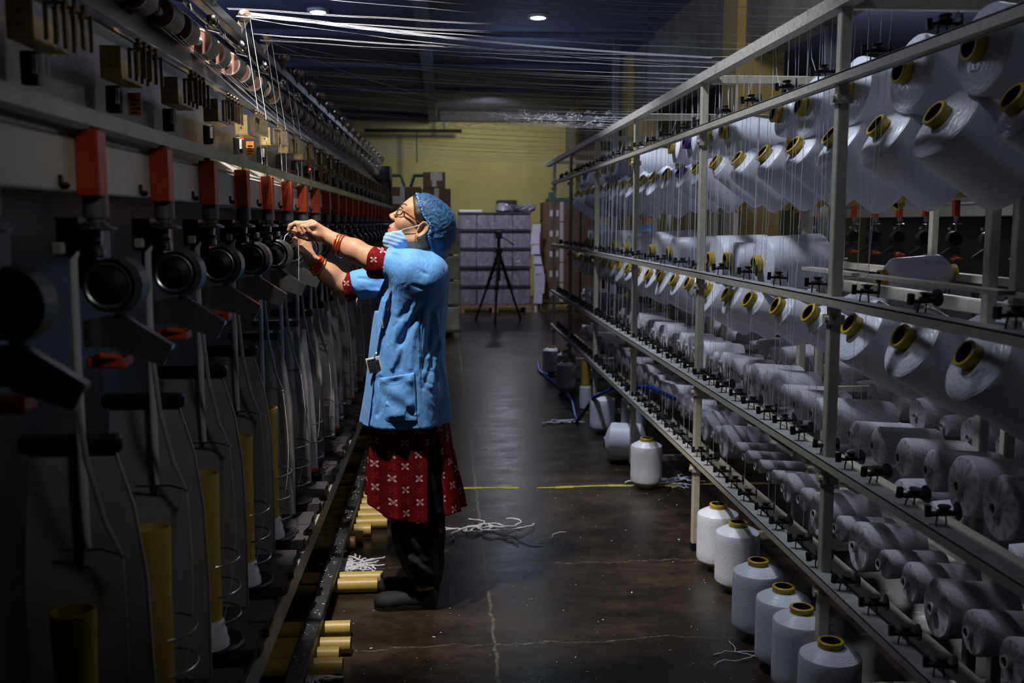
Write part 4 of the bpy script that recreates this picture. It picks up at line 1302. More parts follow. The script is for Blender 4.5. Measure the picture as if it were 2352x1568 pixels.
def kurta_mat(sx=.096, sz=.087):
    t = NT('red_printed_cloth'); c = t.coord(); s = t.new('ShaderNodeSeparateXYZ'); t.l.new(c, s.inputs[0])
    x = t.M('ADD', s.outputs[0], t.M('MULTIPLY', s.outputs[1], .35)); z = s.outputs[2]
    def motif(ox, oz, r0=.19):
        a = t.M('SUBTRACT', t.M('FRACT', t.M('ADD', t.M('MULTIPLY', x, 1 / sx), ox + 40)), .5)
        b_ = t.M('SUBTRACT', t.M('FRACT', t.M('ADD', t.M('MULTIPLY', z, 1 / sz), oz + 40)), .5)
        r = t.M('SQRT', t.M('ADD', t.M('MULTIPLY', a, a), t.M('MULTIPLY', b_, b_)))
        an = t.M('ARCTAN2', b_, a)
        lob = t.M('ABSOLUTE', t.M('SINE', t.M('MULTIPLY', an, 2.0)))           # four petals on the diagonals
        rad = t.M('MULTIPLY', t.M('POWER', lob, 1.6), r0)
        out = t.M('LESS_THAN', r, rad); inn = t.M('LESS_THAN', r, t.M('SUBTRACT', rad, .085))
        dot = t.M('LESS_THAN', r, .022)
        return t.M('MAXIMUM', t.M('SUBTRACT', out, inn), dot)
    m1 = t.M('MAXIMUM', motif(0, 0), motif(.5, .5)); m2 = motif(.5, 0, .17); m2 = t.M('MAXIMUM', m2, motif(0, .5, .17))
    # a checked ground of deeper and brighter reds
    ck = t.M('GREATER_THAN', t.M('SINE', t.M('MULTIPLY', x, 2 * math.pi / sx)), 0.0)
    n = t.noise(c, 90, 4, .7)
    base = t.ramp(n, [(.3, (.045, .001, .003)), (.7, (.15, .003, .006))])
    base = t.mix(t.M('MULTIPLY', ck, .35), base, (.21, .004, .008))
    base = t.mix(t.M('MULTIPLY', m2, .4), base, (.34, .03, .01))
    spk = t.M('GREATER_THAN', t.noise(c, 300, 2), .44)
    col = t.mix(t.M('MULTIPLY', m1, t.M('ADD', t.M('MULTIPLY', spk, .5), .45)), base, (.62, .42, .45))
    t.set(Base_Color=col, Roughness=.8, Specular_IOR_Level=.12); t.bump(t.noise(c, 500, 2), .15, .002)
    return t.m


MT['kurta'] = kurta_mat()

worker = thing('person', 'woman in sky blue work jacket, hair net and lowered face mask reaching into the machine', 'person', (-.12, 3.72, 0))


def wp_(name, me): return link(name, me, worker, world=True)


def body_prims():
    L = []
    # skull, face, jaw
    L += [ell(hl(-.012, .052), (.094, .073, .074), HR, .02), ell(hl(.040, .062), (.060, .062, .055), HR, .03), ell(hl(.044, .0), (.056, .058, .074), HR, .03)]
    for s in (-1, 1):
        L += [cone(hl(.005, -.042, .052 * s), hl(.074, -.082, .018 * s), .016, .014, .03), ell(hl(.070, -.008, .034 * s), (.026, .024, .024), HR, .025)]
        L += [cone(hl(.088, .050, .012 * s), hl(.078, .050, .042 * s), .012, .010, .02)]                       # brow ridge
    L += [ell(hl(.078, -.085), (.018, .022, .016), HR, .02), ell(hl(.082, -.052), (.024, .030, .030), HR, .02)]
    for s in (-1, 1): L += [ell(hl(.104, .024, .033 * s), (.016, .019, .011), HR, .012, '-')]                  # eye sockets
    L += [ell(hl(.083, .026, .031 * s), (.0165, .018, .0135), HR, .006) for s in (-1, 1)]                        # lids
    # nose
    L += [cone(hl(.0965, .036), hl(.120, -.0015), .0080, .0080, .014), ell(hl(.1225, -.0055), (.0080, .0078, .0070), HR, .008)]
    for s in (-1, 1): L += [ell(hl(.112, -.010, .0105 * s), (.011, .0065, .0072), HR, .006)]
    for s in (-1, 1): L += [ell(hl(.117, -.0185, .0062 * s), (.0065, .0035, .004), HR, .003, '-')]
    # mouth
    L += [ell(hl(.097, -.040), (.013, .022, .013), HR, .015)]
    for s in (-1, 1): L += [cone(hl(.1045, -.042, .003 * s), hl(.096, -.046, .022 * s), .0062, .0032, .005)]
    for s in (-1, 1): L += [cone(hl(.1015, -.0535, .001 * s), hl(.094, -.049, .020 * s), .0068, .0034, .005)]
    L += [ell(hl(.1105, -.0475), (.012, .020, .0014), HR, .003, '-')]
    # ears
    for s in (-1, 1):
        ER = [HF * math.cos(.25) + HS * s * -.25, HS * s, HU]
        L += [ell(hl(-.004, .006, .072 * s), (.0185, .011, .031), HR, .006), ell(hl(.000, .008, .083 * s), (.0105, .008, .019), HR, .004, '-')]
        pts = [(.008, -.004), (.010, .016), (.004, .032), (-.008, .037), (-.019, .030), (-.022, .014), (-.018, -.004), (-.010, -.018), (-.002, -.024), (.004, -.018)]
        for p, q in zip(pts[:-1], pts[1:]): L += [cone(hl(p[0] + .003, p[1], .080 * s), hl(q[0] + .003, q[1], .080 * s), .0040, .0040, .003)]
        L += [ell(hl(-.003, -.021, .076 * s), (.0065, .004, .008), HR, .004)]
        L += [cone(hl(-.012, .022, .077 * s), hl(-.010, -.006, .076 * s), .0025, .0025, .003)]
    # neck and trunk
    L += [cone(hl(-.012, -.02), (-.060, 3.735, 1.29), .054, .050, .03), cone(hl(.03, -.065), (-.085, 3.735, 1.30), .030, .040, .04), cone(hl(-.03, -.01, .03), (-.10, 3.70, 1.30), .014, .012, .02)]
    L += [loft([.66, .8, .95, 1.1, 1.2, 1.28, 1.33], [-.13, -.13, -.12, -.115, -.11, -.09, -.06], 3.73, [.11, .11, .10, .105, .095, .065, .040], [.14, .14, .12, .13, .135, .11, .06], .03)]
    # near arm (palm down, fingers gathered at the yarn)
    L += [cone((-.08, 3.60, 1.268), (-.255, 3.662, 1.315), .046, .042, .03), cone((-.255, 3.662, 1.315), (-.33, 3.694, 1.350), .043, .0405, .02), cone((-.33, 3.694, 1.350), (-.434, 3.738, 1.402), .0405, .025, .02)]
    L += [cone((-.08, 3.86, 1.258), (-.39, 3.90, 1.208), .046, .042, .03), cone((-.39, 3.90, 1.208), (-.445, 3.882, 1.255), .042, .038, .02), cone((-.445, 3.882, 1.255), (-.511, 3.860, 1.315), .038, .024, .02)]
    w = (-.436, 3.740, 1.404)
    M_ = {'p': [(-.471, 3.713, 1.442), (-.504, 3.698, 1.436), (-.492, 3.700, 1.420), (-.479, 3.706, 1.409)],
          'r': [(-.480, 3.732, 1.449), (-.520, 3.720, 1.438), (-.508, 3.719, 1.414), (-.493, 3.722, 1.397)],
          'm': [(-.490, 3.753, 1.452), (-.539, 3.744, 1.446), (-.533, 3.744, 1.422), (-.521, 3.747, 1.406)],
          'i': [(-.496, 3.774, 1.448), (-.550, 3.770, 1.450), (-.570, 3.770, 1.440), (-.576, 3.771, 1.424)]}
    R_ = {'p': .0078, 'r': .0086, 'm': .0090, 'i': .0088}
    for k, q in M_.items():
        L += [cone(w, q[0], .019, .0125, .012)]
        r = R_[k]; L += [cone(q[0], q[1], r * 1.12, r, .004), cone(q[1], q[2], r * .98, r * .92, .003), cone(q[2], q[3], r * .92, r * .78, .003)]
    L += [ell((-.463, 3.742, 1.412), (.030, .034, .018), [(-.75, 0, .66), (0, 1, 0), (.66, 0, .75)], .015), ell((-.468, 3.722, 1.404), (.018, .014, .017), None, .012)]
    L += [cone((-.455, 3.765, 1.395), (-.509, 3.797, 1.393), .017, .0115, .012), cone((-.509, 3.797, 1.393), (-.539, 3.793, 1.402), .0108, .0100, .004), cone((-.539, 3.793, 1.402), (-.568, 3.782, 1.417), .0098, .0078, .004)]
    # far hand, fingers up at the wheel
    w = (-.512, 3.860, 1.316)
    M2 = {'i': [(-.540, 3.832, 1.365), (-.555, 3.822, 1.393), (-.563, 3.820, 1.408), (-.569, 3.819, 1.420)],
          'm': [(-.535, 3.848, 1.371), (-.548, 3.838, 1.402), (-.556, 3.833, 1.417), (-.562, 3.829, 1.430)],
          'r': [(-.527, 3.864, 1.372), (-.538, 3.858, 1.402), (-.545, 3.852, 1.416), (-.550, 3.847, 1.427)],
          'p': [(-.519, 3.880, 1.368), (-.528, 3.879, 1.392), (-.534, 3.873, 1.404), (-.539, 3.867, 1.412)]}
    for k, q in M2.items():
        L += [cone(w, q[0], .018, .0118, .012)]
        r = R_[k]; L += [cone(q[0], q[1], r * 1.1, r, .004), cone(q[1], q[2], r, r * .9, .003), cone(q[2], q[3], r * .9, r * .75, .003)]
    L += [cone((-.520, 3.842, 1.332), (-.543, 3.815, 1.352), .016, .0112, .010), cone((-.543, 3.815, 1.352), (-.556, 3.806, 1.370), .0105, .0098, .004), cone((-.556, 3.806, 1.370), (-.563, 3.806, 1.390), .0096, .0075, .004)]
    # legs and feet inside the trousers and shoes
    for (y, x0, xt, xh) in ((3.665, -.10, -.235, -.075), (3.82, -.115, -.24, -.07)):
        L += [cone((-.13, y + (.02 if y < 3.7 else -.03), .74), (-.115, y, .44), .080, .055, .03), cone((-.115, y, .44), (x0 + .02, y, .11), .055, .034, .02), cone((x0 + .02, y, .10), (x0 + .01, y, .04), .034, .03, .02), cone((xh, y, .032), (xt, y, .022), .026, .020, .02)]
    return L


def body_post(V, Q): return smooth(V, Q, 1)


def paint(me, regions):
    co = np.empty(len(me.vertices) * 3); me.vertices.foreach_get('co', co); co = co.reshape(-1, 3)
    mi = np.zeros(len(me.polygons), dtype=np.int32); fc = np.empty(len(me.polygons) * 3); me.polygons.foreach_get('center', fc); fc = fc.reshape(-1, 3)
    for idx, test in regions: mi[test(fc)] = idx
    me.polygons.foreach_set('material_index', mi)


bm_ = grow(body_prims(), .0026, 'body', ['skin', 'lips', 'brow', 'nail'], body_post)


def lipt(c):
    q = c - HO; f, u, s = q @ HF, q @ HU, q @ HS
    up = (u > -.0485) & (u < -.0385 - .10 * np.abs(s)) & (f > .093)
    dn = (u <= -.0485) & (u > -.0605 + .25 * np.abs(s)) & (f > .093)
    return (np.abs(s) < .023) & (up | dn)


def browt(c):
    q = c - HO; f, u, s = q @ HF, q @ HU, q @ HS; a = np.abs(s)
    mid = .0515 + .006 * np.sin((a - .010) / .040 * 2.4)
    return (a > .010) & (a < .052) & (np.abs(u - mid) < .0038 - .05 * (a - .01)) & (f > .06)


def nailt(c):
    m = np.zeros(len(c), bool)
    for tip, dr in (((-.479, 3.706, 1.409), (-.35, -.85, -.3)), ((-.493, 3.722, 1.397), (-.35, -.85, -.3)), ((-.521, 3.747, 1.406), (-.45, -.8, -.2)), ((-.576, 3.771, 1.424), (-.8, -.5, .2))):
        tip = np.array(tip); dr = np.array(dr) / np.linalg.norm(dr)
        p = tip + dr * .007 + np.array([-.002, 0, .003]); m |= np.linalg.norm(c - p, axis=1) < .0062
    return m


paint(bm_, [(2, browt), (1, lipt), (3, nailt)])
wp_('body', bm_)

# eyes
for s in (-1, 1):
    b = MB(); Mx = Matrix.Translation(hl(.0895, .0275, .031 * s)) @ Matrix(((-HF[0], 0, HF[0]), (0, 1, 0), (0, 0, 1))).to_4x4().normalized() if False else Matrix.Translation(hl(.0885, .0275, .031 * s)) @ Vector(tuple(HF)).to_track_quat('Z', 'Y').to_matrix().to_4x4()
    b.lathe([(0, -.011), (.008, -.0075), (.011, 0), (.0095, .0055), (.0055, .0095)], 18, Mx)
    b.lathe([(.0055, .0095), (.0025, .0107), (0, .011)], 18, Mx, m=1)
    wp_('eye', b.mesh('eye', [mat('eye_white', (.55, .5, .46), .2), mat('dark_iris', (.02, .01, .006), .1)]))
    # eyelid line
    pts = [hl(.0955 - .011 * abs(t) ** 2, .0325 - .003 * t * t, (.031 + .0165 * t) * s) for t in [-1 + .2 * i for i in range(11)]]
    wp_('eyelash', MB().tube(pts, .0012, 5).mesh('eyelash', 'hair'))
# glasses
b = MB()
for s in (-1, 1):
    pts = []
    for i in range(24):
        a = 2 * math.pi * i / 24; ca, sa = math.cos(a), math.sin(a)
        sx = .034 * s + (abs(ca) ** .8 * (1 if ca > 0 else -1)) * .0245; pts.append(hl(.111 - 1.6 * (abs(sx) - .008) ** 2 * 5, .026 + (abs(sa) ** .8 * (1 if sa > 0 else -1)) * .0155, sx))
    b.tube(pts, .0021, 6, closed=True)
b.tube([hl(.112, .030, -.009), hl(.115, .032, 0), hl(.112, .030, .009)], .0016, 6)
wp_('glasses', b.mesh('glasses', mat('brown_frame', (.05, .008, .006), .25)))
for s in (-1, 1):
    o_ = wp_('temple_arm', MB().tube([hl(.094, .031, .059 * s), hl(.086, .032, .068 * s), hl(.04, .027, .0755 * s), hl(.008, .022, .078 * s), hl(-.008, .030, .078 * s)], [.0026, .0032, .0026, .002, .002], 6).mesh('temple_arm', mat('red_temple', (.20, .018, .012), .22)))
    tl = NT('clear_lens'); tl.b.inputs['Alpha'].default_value = .04; tl.b.inputs['Roughness'].default_value = .02; tl.b.inputs['IOR'].default_value = 1.05
    tl.b.inputs['Base Color'].default_value = (.9, .92, .9, 1)
    bb = MB(); ring = []
    for i in range(18):
        a = 2 * math.pi * i / 18; sx = .034 * s + math.cos(a) * .0235; ring.append(hl(.1115 - 1.6 * (abs(sx) - .008) ** 2 * 5, .026 + math.sin(a) * .015, sx))
    bb.add(ring + [tuple(np.array(p) + HF * .001) for p in ring], [tuple(range(18)), tuple(range(35, 17, -1))] + [(i, (i + 1) % 18, (i + 1) % 18 + 18, i + 18) for i in range(18)])
    wp_('lens', bb.mesh('lens', tl.m))

# hair
HP = [ell(hl(-.012, .052), (.0955, .0765, .0745), HR, .02), ell(hl(.040, .062), (.0635, .0660, .0575), HR, .03), ell(hl(.044, .0), (.058, .0635, .078), HR, .03), ell(hl(-.065, .015), (.055, .055, .055), HR, .03),
      cone(hl(.034, .050, .062), hl(.004, .014, .0685), .013, .008, .012), cone(hl(.034, .050, -.062), hl(.004, .014, -.0685), .013, .008, .012),
      cone(hl(-.045, -.005), (-.052, 3.73, 1.335), .056, .036, .03)]
# face opening: everything ahead of the hairline goes
def hairline(p):
    q = p - HO.astype(np.float32); f, u, s = q @ HF.astype(np.float32), q @ HU.astype(np.float32), q @ HS.astype(np.float32)
    lim = np.interp(u, [-.10, -.03, -.008, .002, .016, .043, .07, .093, .12, .15], [-.028, -.026, -.024, .010, .028, .052, .069, .086, .095, .095])
    lim = lim - .30 * np.maximum(0, .045 - np.abs(s)) * 0
    return (f - lim) * .8


HP.append(Pr(hairline, HO - .3, HO + .3, .006, '&'))
wp_('hair', grow(HP, .003, 'hair', 'hair', lambda V, Q: smooth(V, Q, 1)))


# hair net: puffed cap behind a frilled edge
def netedge(u): return np.interp(u, [-.08, -.051, -.026, .004, .024, .038, .052, .082, .109, .15], [-.097, -.080, -.056, -.031, -.029, -.020, .014, .046, .077, .10])


NP = [ell(hl(-.014, .054), (.099, .087, .078), HR, .03), ell(hl(-.052, .004), (.061, .072, .064), HR, .05), ell(hl(.034, .074), (.058, .072, .055), HR, .03), ell(hl(-.074, -.012), (.032, .045, .045), HR, .05)]
NP.append(Pr(lambda p: ((p - HO.astype(np.float32)) @ HF.astype(np.float32) - netedge((p - HO.astype(np.float32)) @ HU.astype(np.float32))) * .8, HO - .3, HO + .3, .004, '&'))


def net_post(V, Q):
    V = smooth(V, Q, 1); N = normals(V, Q)
    if np.mean(np.sum(N * (V - V.mean(0)), 1)) < 0: N = -N
    q = V - HO; f, u = q @ HF, q @ HU; e = netedge(u) - f; d = np.zeros(len(V))
    low = np.clip((.06 - u) / .08, 0, 1)
    for i, v in enumerate(V):
        p = Vector(v); d[i] = .0035 * low[i] * (1 - 2.6 * abs(mnoise.noise(p * 34))) + .0016 * (1 - 2.5 * abs(mnoise.noise(p * 60 + Vector((5, 0, 2)))))
    d += .0028 * np.exp(-(e / .010) ** 2) * (1 + .8 * np.sin(u * 900 + q @ HS * 500))
    d -= .003 * np.exp(-((e - .016) / .006) ** 2)
    return V + N * d[:, None]


tn = NT('blue_net'); c = tn.coord(); nn = tn.new('ShaderNodeTexVoronoi', feature='DISTANCE_TO_EDGE'); tn.l.new(c, nn.inputs['Vector']); nn.inputs['Scale'].default_value = 150
n2 = tn.noise(c, 260, 3, .7); nb = tn.noise(c, 34, 5, .7, 1.5)
fib = tn.M('LESS_THAN', nn.outputs['Distance'], .05)
ridge = tn.M('SUBTRACT', 1.0, tn.M('MULTIPLY', tn.M('ABSOLUTE', tn.M('SUBTRACT', nb, .5)), 14.0))
al = tn.M('MINIMUM', tn.M('ADD', tn.M('ADD', tn.M('MULTIPLY', fib, .14), tn.M('MULTIPLY', n2, .42)), tn.M('MULTIPLY', tn.M('MAXIMUM', ridge, 0.0), .35)), 1.0)
tn.set(Base_Color=tn.ramp(nb, [(.35, (.03, .15, .42)), (.7, (.10, .31, .64))]), Roughness=.5, Alpha=al); tn.bump(n2, .3, .002)
MT['net'] = tn.m
wp_('hair_net', grow(NP, .003, 'hair_net', 'net', net_post))
for s in (-1, 1):
    pts = []
    for i in range(60):
        t_ = i / 59; u = .111 - .181 * t_; f = float(netedge(u)) + .001
        base = ((u - .03) / .0985); w_ = .081 * math.sqrt(max(0, 1 - base * base * .98)) + .004
        w_ *= 1.0 if u > 0 else 1 - .3 * (-u / .07)
        pts.append(hl(f + .0022 * math.sin(i * 2.4), u, (w_ + .002 * math.sin(i * 1.9)) * s))
    wp_('net_frill', MB().tube(pts, [.0030 + .0014 * math.sin(i * 2.9) for i in range(60)], 7).mesh('net_frill', cloth('net_frill', (.16, .40, .74), 500, .7, 0)))

# face mask pulled down under the mouth
MP = [ell(hl(.046, -.052), (.060, .064, .062), HR, .02), ell(hl(.062, -.086), (.040, .044, .046), HR, .03), ell(hl(.079, -.076), (.026, .030, .034), HR, .02)]


def maskcut(p):
    q = p - HO.astype(np.float32); f, u = q @ HF.astype(np.float32), q @ HU.astype(np.float32)
    top = u - np.interp(f, [.0, .030, .062, .100, .13], [-.034, -.052, -.030, -.062, -.070])
    back = .004 - f
    bot = np.interp(f, [.0, .03, .07, .12], [-.038, -.105, -.135, -.135]) - u
    return np.maximum(np.maximum(top, back), bot) * .8


MP.append(Pr(maskcut, HO - .3, HO + .3, .003, '&'))


def mask_post(V, Q):
    V = smooth(V, Q, 1); N = normals(V, Q)
    if np.mean(np.sum(N * (V - V.mean(0)), 1)) < 0: N = -N
    q = V - HO; f, u = q @ HF, q @ HU
    ph = (u + .25 * f) / .015
    return V + N * (.0010 * (np.abs((ph % 1) - .5) * 4 - 1) + .0012 * np.sin(f * 130 + u * 60))[:, None]


wp_('face_mask', grow(MP, .0028, 'face_mask', 'mask', mask_post))
for s in (-1, 1):
    wp_('mask_loop', MB().tube([hl(.062, -.029, .060 * s), hl(.035, -.004, .071 * s), hl(.008, .024, .079 * s), hl(-.010, .036, .083 * s), hl(-.022, .020, .080 * s), hl(-.016, -.006, .078 * s), hl(.006, -.036, .066 * s)], .0013, 6).mesh('mask_loop', 'loop'))
for s in (-1, 1):
    b = MB(); c0 = np.array(hl(-.004, -.036, .0765 * s))
    b.tube([tuple(c0 + HF * .0085 * math.cos(a) + HU * .0085 * math.sin(a)) for a in [2 * math.pi * i / 16 for i in range(16)]], .0012, 6, closed=True)
    c0 = np.array(hl(.004, -.027, .0785 * s)); b.tube([tuple(c0 + HF * .005 * math.cos(a) + HU * .007 * math.sin(a)) for a in [2 * math.pi * i / 14 for i in range(14)]], .0011, 6, closed=True)
    wp_('earring', b.mesh('earring', 'gold'))

# ---- jacket
JZ = [.708, .76, .85, .95, 1.03, 1.115, 1.18, 1.24, 1.285, 1.315, 1.335]
JF = [-.318, -.310, -.296, -.283, -.275, -.264, -.250, -.222, -.190, -.150, -.115]
JB = [.016, .013, .008, .000, .000, .008, .012, .010, .000, -.010, -.022]
JC = [(a + b_) / 2 for a, b_ in zip(JF, JB)]; JR = [(b_ - a) / 2 for a, b_ in zip(JF, JB)]
JY = [.183, .178, .170, .163, .160, .160, .166, .165, .145, .115, .075]


def jwav(a, z): return .006 * np.sin(a * 7 + 1.0 + 3 * z) * np.clip((1.1 - z) / .4, 0, 1)


def jy(x, z, off=.0):
    c_, r_, ry_ = np.interp(z, JZ, JC), np.interp(z, JZ, JR), np.interp(z, JZ, JY)
    t_ = min(.985, abs((x - c_) / r_)); return 3.735 - ry_ * (1 - t_ ** 2.2) ** (1 / 2.2) - off


JP = [loft(JZ, JC, 3.735, JR, JY, .03, wav=jwav, ex=2.2),
      cone((-.075, 3.615, 1.255), (-.12, 3.615, 1.280), .066, .063, .075), cone((-.12, 3.615, 1.282), (-.215, 3.645, 1.306), .063, .0575, .03),
      ell((-.055, 3.70, 1.265), (.065, .09, .060), None, .04), cone((-.065, 3.87, 1.255), (-.10, 3.885, 1.25), .066, .066, .04), cone((-.12, 3.885, 1.248), (-.335, 3.90, 1.212), .066, .056, .04)]


def sleevecut(p):
    a = A3(-.205, 3.641, 1.307); n = A3(-.96, .20, .10); n = n / np.linalg.norm(n)
    d1 = (p - a) @ n
    a2 = A3(-.350, 3.90, 1.212); n2_ = A3(-.93, .05, -.33); n2_ = n2_ / np.linalg.norm(n2_); d2 = (p - a2) @ n2_
    near = p[..., 1] < 3.73
    hi_ = p[..., 2] > 1.13
    return np.where(hi_ & near & (p[..., 0] < -.19), d1, np.where(hi_ & ~near, d2, -.05))


JP.append(Pr(sleevecut, (-.5, 3.4, .6), (.2, 4.1, 1.5), .002, '&'))
JP.append(cone((-.052, 3.735, 1.40), (-.062, 3.735, 1.325), .056, .058, .006, '-'))
jl = []
def jl3(pts): return [(x, jy(x, z), z) for x, z in pts]
# folds fanning from the armpit, gathers along the side seam, pocket edges
for (pp, a, w) in [
    ([(-.06, 1.23), (-.10, 1.12), (-.16, 1.02)], -.010, .014), ([(-.085, 1.20), (-.135, 1.10)], .007, .012), ([(-.03, 1.22), (-.045, 1.08), (-.08, .93)], -.008, .014),
    ([(-.01, 1.18), (-.02, 1.02), (-.05, .86)], .007, .014), ([(-.12, 1.17), (-.18, 1.08)], -.007, .012), ([(-.02, 1.05), (-.05, .94), (-.08, .86)], -.004, .010),
    ([(-.05, .98), (-.12, .90)], .003, .010), ([(-.235, .893), (-.115, .917)], .0045, .004), ([(-.236, .885), (-.118, .907)], -.0035, .004), ([(-.112, .915), (-.105, .74)], -.004, .004),
    ([(-.235, .89), (-.215, .83), (-.245, .76)], -.009, .011), ([(-.22, .88), (-.17, .81), (-.12, .77)], -.008, .010), ([(-.19, .86), (-.13, .83)], .007, .010), ([(-.21, .80), (-.15, .76), (-.11, .765)], .007, .010),
    ([(-.11, .86), (-.16, .845)], -.003, .006), ([(-.11, .83), (-.165, .80)], -.003, .006), ([(-.11, .80), (-.17, .775)], -.0025, .006), ([(-.108, .885), (-.15, .875)], -.0025, .006),
    ([(-.09, .89), (-.045, .86)], -.0035, .006), ([(-.09, .86), (-.03, .82)], -.004, .006), ([(-.088, .83), (-.04, .78)], .003, .006), ([(-.085, .80), (-.05, .76)], -.003, .006), ([(-.09, .93), (-.03, .90)], -.0035, .006), ([(-.088, .97), (-.02, .95)], .005, .009),
    ([(-.27, .87), (-.26, .80), (-.28, .74)], -.006, .010), ([(-.20, 1.12), (-.225, 1.0), (-.235, .92)], -.005, .012), ([(-.15, 1.02), (-.19, .93)], .005, .012),
    ([(-.13, 1.14), (-.15, 1.02), (-.165, .93)], -.006, .010), ([(-.17, 1.10), (-.185, 1.0), (-.19, .93)], .005, .009), ([(-.10, 1.12), (-.12, 1.0), (-.125, .93)], .005, .010), ([(-.03, 1.12), (-.02, .98), (.0, .84)], .006, .010), ([(-.05, 1.14), (-.055, 1.0), (-.03, .88)], -.006, .010), ([(-.215, 1.14), (-.24, 1.02), (-.25, .90)], .004, .009),
    ([(-.30, .722), (-.2, .722), (-.1, .722), (0, .722)], -.0022, .003)]:
    jl.append((jl3(pp), a * .95, w))
jl.append((jl3([(-.062, 1.20), (-.088, 1.10), (-.088, .98), (-.087, .86), (-.080, .72)]), -.0045, .0035))     # side seam
jl.append(([(-.035, 3.55, 1.35), (-.03, 3.53, 1.28), (-.05, 3.54, 1.20)], -.004, .004))                      # armhole seam
for (p, q, a, w) in [((-.19, 3.60, 1.35), (-.10, 3.56, 1.31), .006, .010), ((-.16, 3.58, 1.31), (-.06, 3.54, 1.27), -.007, .010), ((-.19, 3.59, 1.28), (-.08, 3.54, 1.22), -.007, .011), ((-.12, 3.58, 1.35), (-.05, 3.55, 1.31), -.006, .009), ((-.17, 3.60, 1.25), (-.10, 3.56, 1.20), .006, .011),
                     ((-.33, 3.85, 1.24), (-.20, 3.84, 1.22), -.007, .010), ((-.31, 3.85, 1.20), (-.19, 3.84, 1.19), .007, .010), ((-.28, 3.85, 1.17), (-.18, 3.84, 1.21), -.007, .009), ((-.19, 3.61, 1.36), (-.19, 3.585, 1.28), -.003, .003)]:
    jl.append(([p, q], a * 1.4, w * .85))
wp_('jacket', grow(JP, .0042, 'jacket', 'jacket', creases(jl, 1.3, .0048, .0014, 9, (1.3, 1, .5))))
b = MB()
for pp in ([(-.200, 1.262), (-.232, 1.17), (-.256, 1.08), (-.270, 1.0), (-.279, .92), (-.289, .83), (-.301, .74), (-.305, .712)],):
    for (xa, za), (xb, zb) in zip(pp[:-1], pp[1:]):
        va = Vector((xa, jy(xa, za, .006), za)); vb = Vector((xb, jy(xb, zb, .006), zb)); va2 = Vector((xa + .022, jy(xa + .022, za, .007), za)); vb2 = Vector((xb + .022, jy(xb + .022, zb, .007), zb))
        b.add([va, va2, vb2, vb, va + Vector((0, .012, 0)), va2 + Vector((0, .012, 0)), vb2 + Vector((0, .012, 0)), vb + Vector((0, .012, 0))], [(0, 1, 2, 3), (1, 5, 6, 2), (0, 3, 7, 4)], smooth=True)
wp_('placket', b.mesh('placket', 'jacket'))
# patch pocket and stitched seams
b = MB(); nx, nz = 26, 24; vs = []
for j in range(nz + 1):
    for i in range(nx + 1):
        a_, c_ = i / nx, j / nz
        x = (-.240 + .004 * c_) + (.130 + .004 * c_) * a_; z = (.893 + .023 * a_) * (1 - c_) + .738 * c_
        e_ = min(a_, 1 - a_, c_ * .8 + .04, 1 - c_) * 8
        wv = .0045 * math.sin(5 * a_ + 9 * c_ + 2 * math.sin(6 * c_)) + .003 * math.sin(13 * c_ - 7 * a_) + .002 * math.sin(22 * c_) * (a_ > .7)
        vs.append((x, jy(x, z, .0055 + (.004 + wv) * min(1, e_)), z))
b.add(vs, [(j * (nx + 1) + i, j * (nx + 1) + i + 1, (j + 1) * (nx + 1) + i + 1, (j + 1) * (nx + 1) + i) for j in range(nz) for i in range(nx)], smooth=True)
pk = wp_('pocket', b.mesh('pocket', 'jacket')); md = pk.modifiers.new('thick', 'SOLIDIFY'); md.thickness = .006; md.offset = 1
MT['stitch'] = mat('dark_blue_stitch', (.03, .12, .34), .8)
def stitches(pts, n, off=.0055, r=.0006):
    b = MB()
    for i in range(n):
        t0 = i / n * (len(pts) - 1); t1 = (i + .6) / n * (len(pts) - 1); q = []
        for t_ in (t0, t1):
            k = min(int(t_), len(pts) - 2); f_ = t_ - k; x = pts[k][0] * (1 - f_) + pts[k + 1][0] * f_; z = pts[k][1] * (1 - f_) + pts[k + 1][1] * f_
            q.append((x, jy(x, z, off), z))
        b.tube(q, r, 4)
    return b
wp_('stitching', stitches([(-.236, .880), (-.116, .902)], 26, .013).mesh('stitching', 'stitch'))
wp_('stitching', stitches([(-.112, .914), (-.106, .742)], 34, .0105).mesh('stitching', 'stitch'))
wp_('stitching', stitches([(-.075, 1.14), (-.087, 1.05), (-.088, .95), (-.087, .86), (-.080, .72)], 70, .003, .0011).mesh('stitching', 'stitch'))
b = MB()
pts = [(-.075, 3.672, 1.348), (-.045, 3.668, 1.345), (-.012, 3.70, 1.335), (.0, 3.735, 1.33), (-.012, 3.77, 1.335), (-.045, 3.80, 1.34)]
wp_('collar', b.tube(pts, [.008, .012, .014, .014, .014, .008], 8).mesh('collar', 'jacket'))

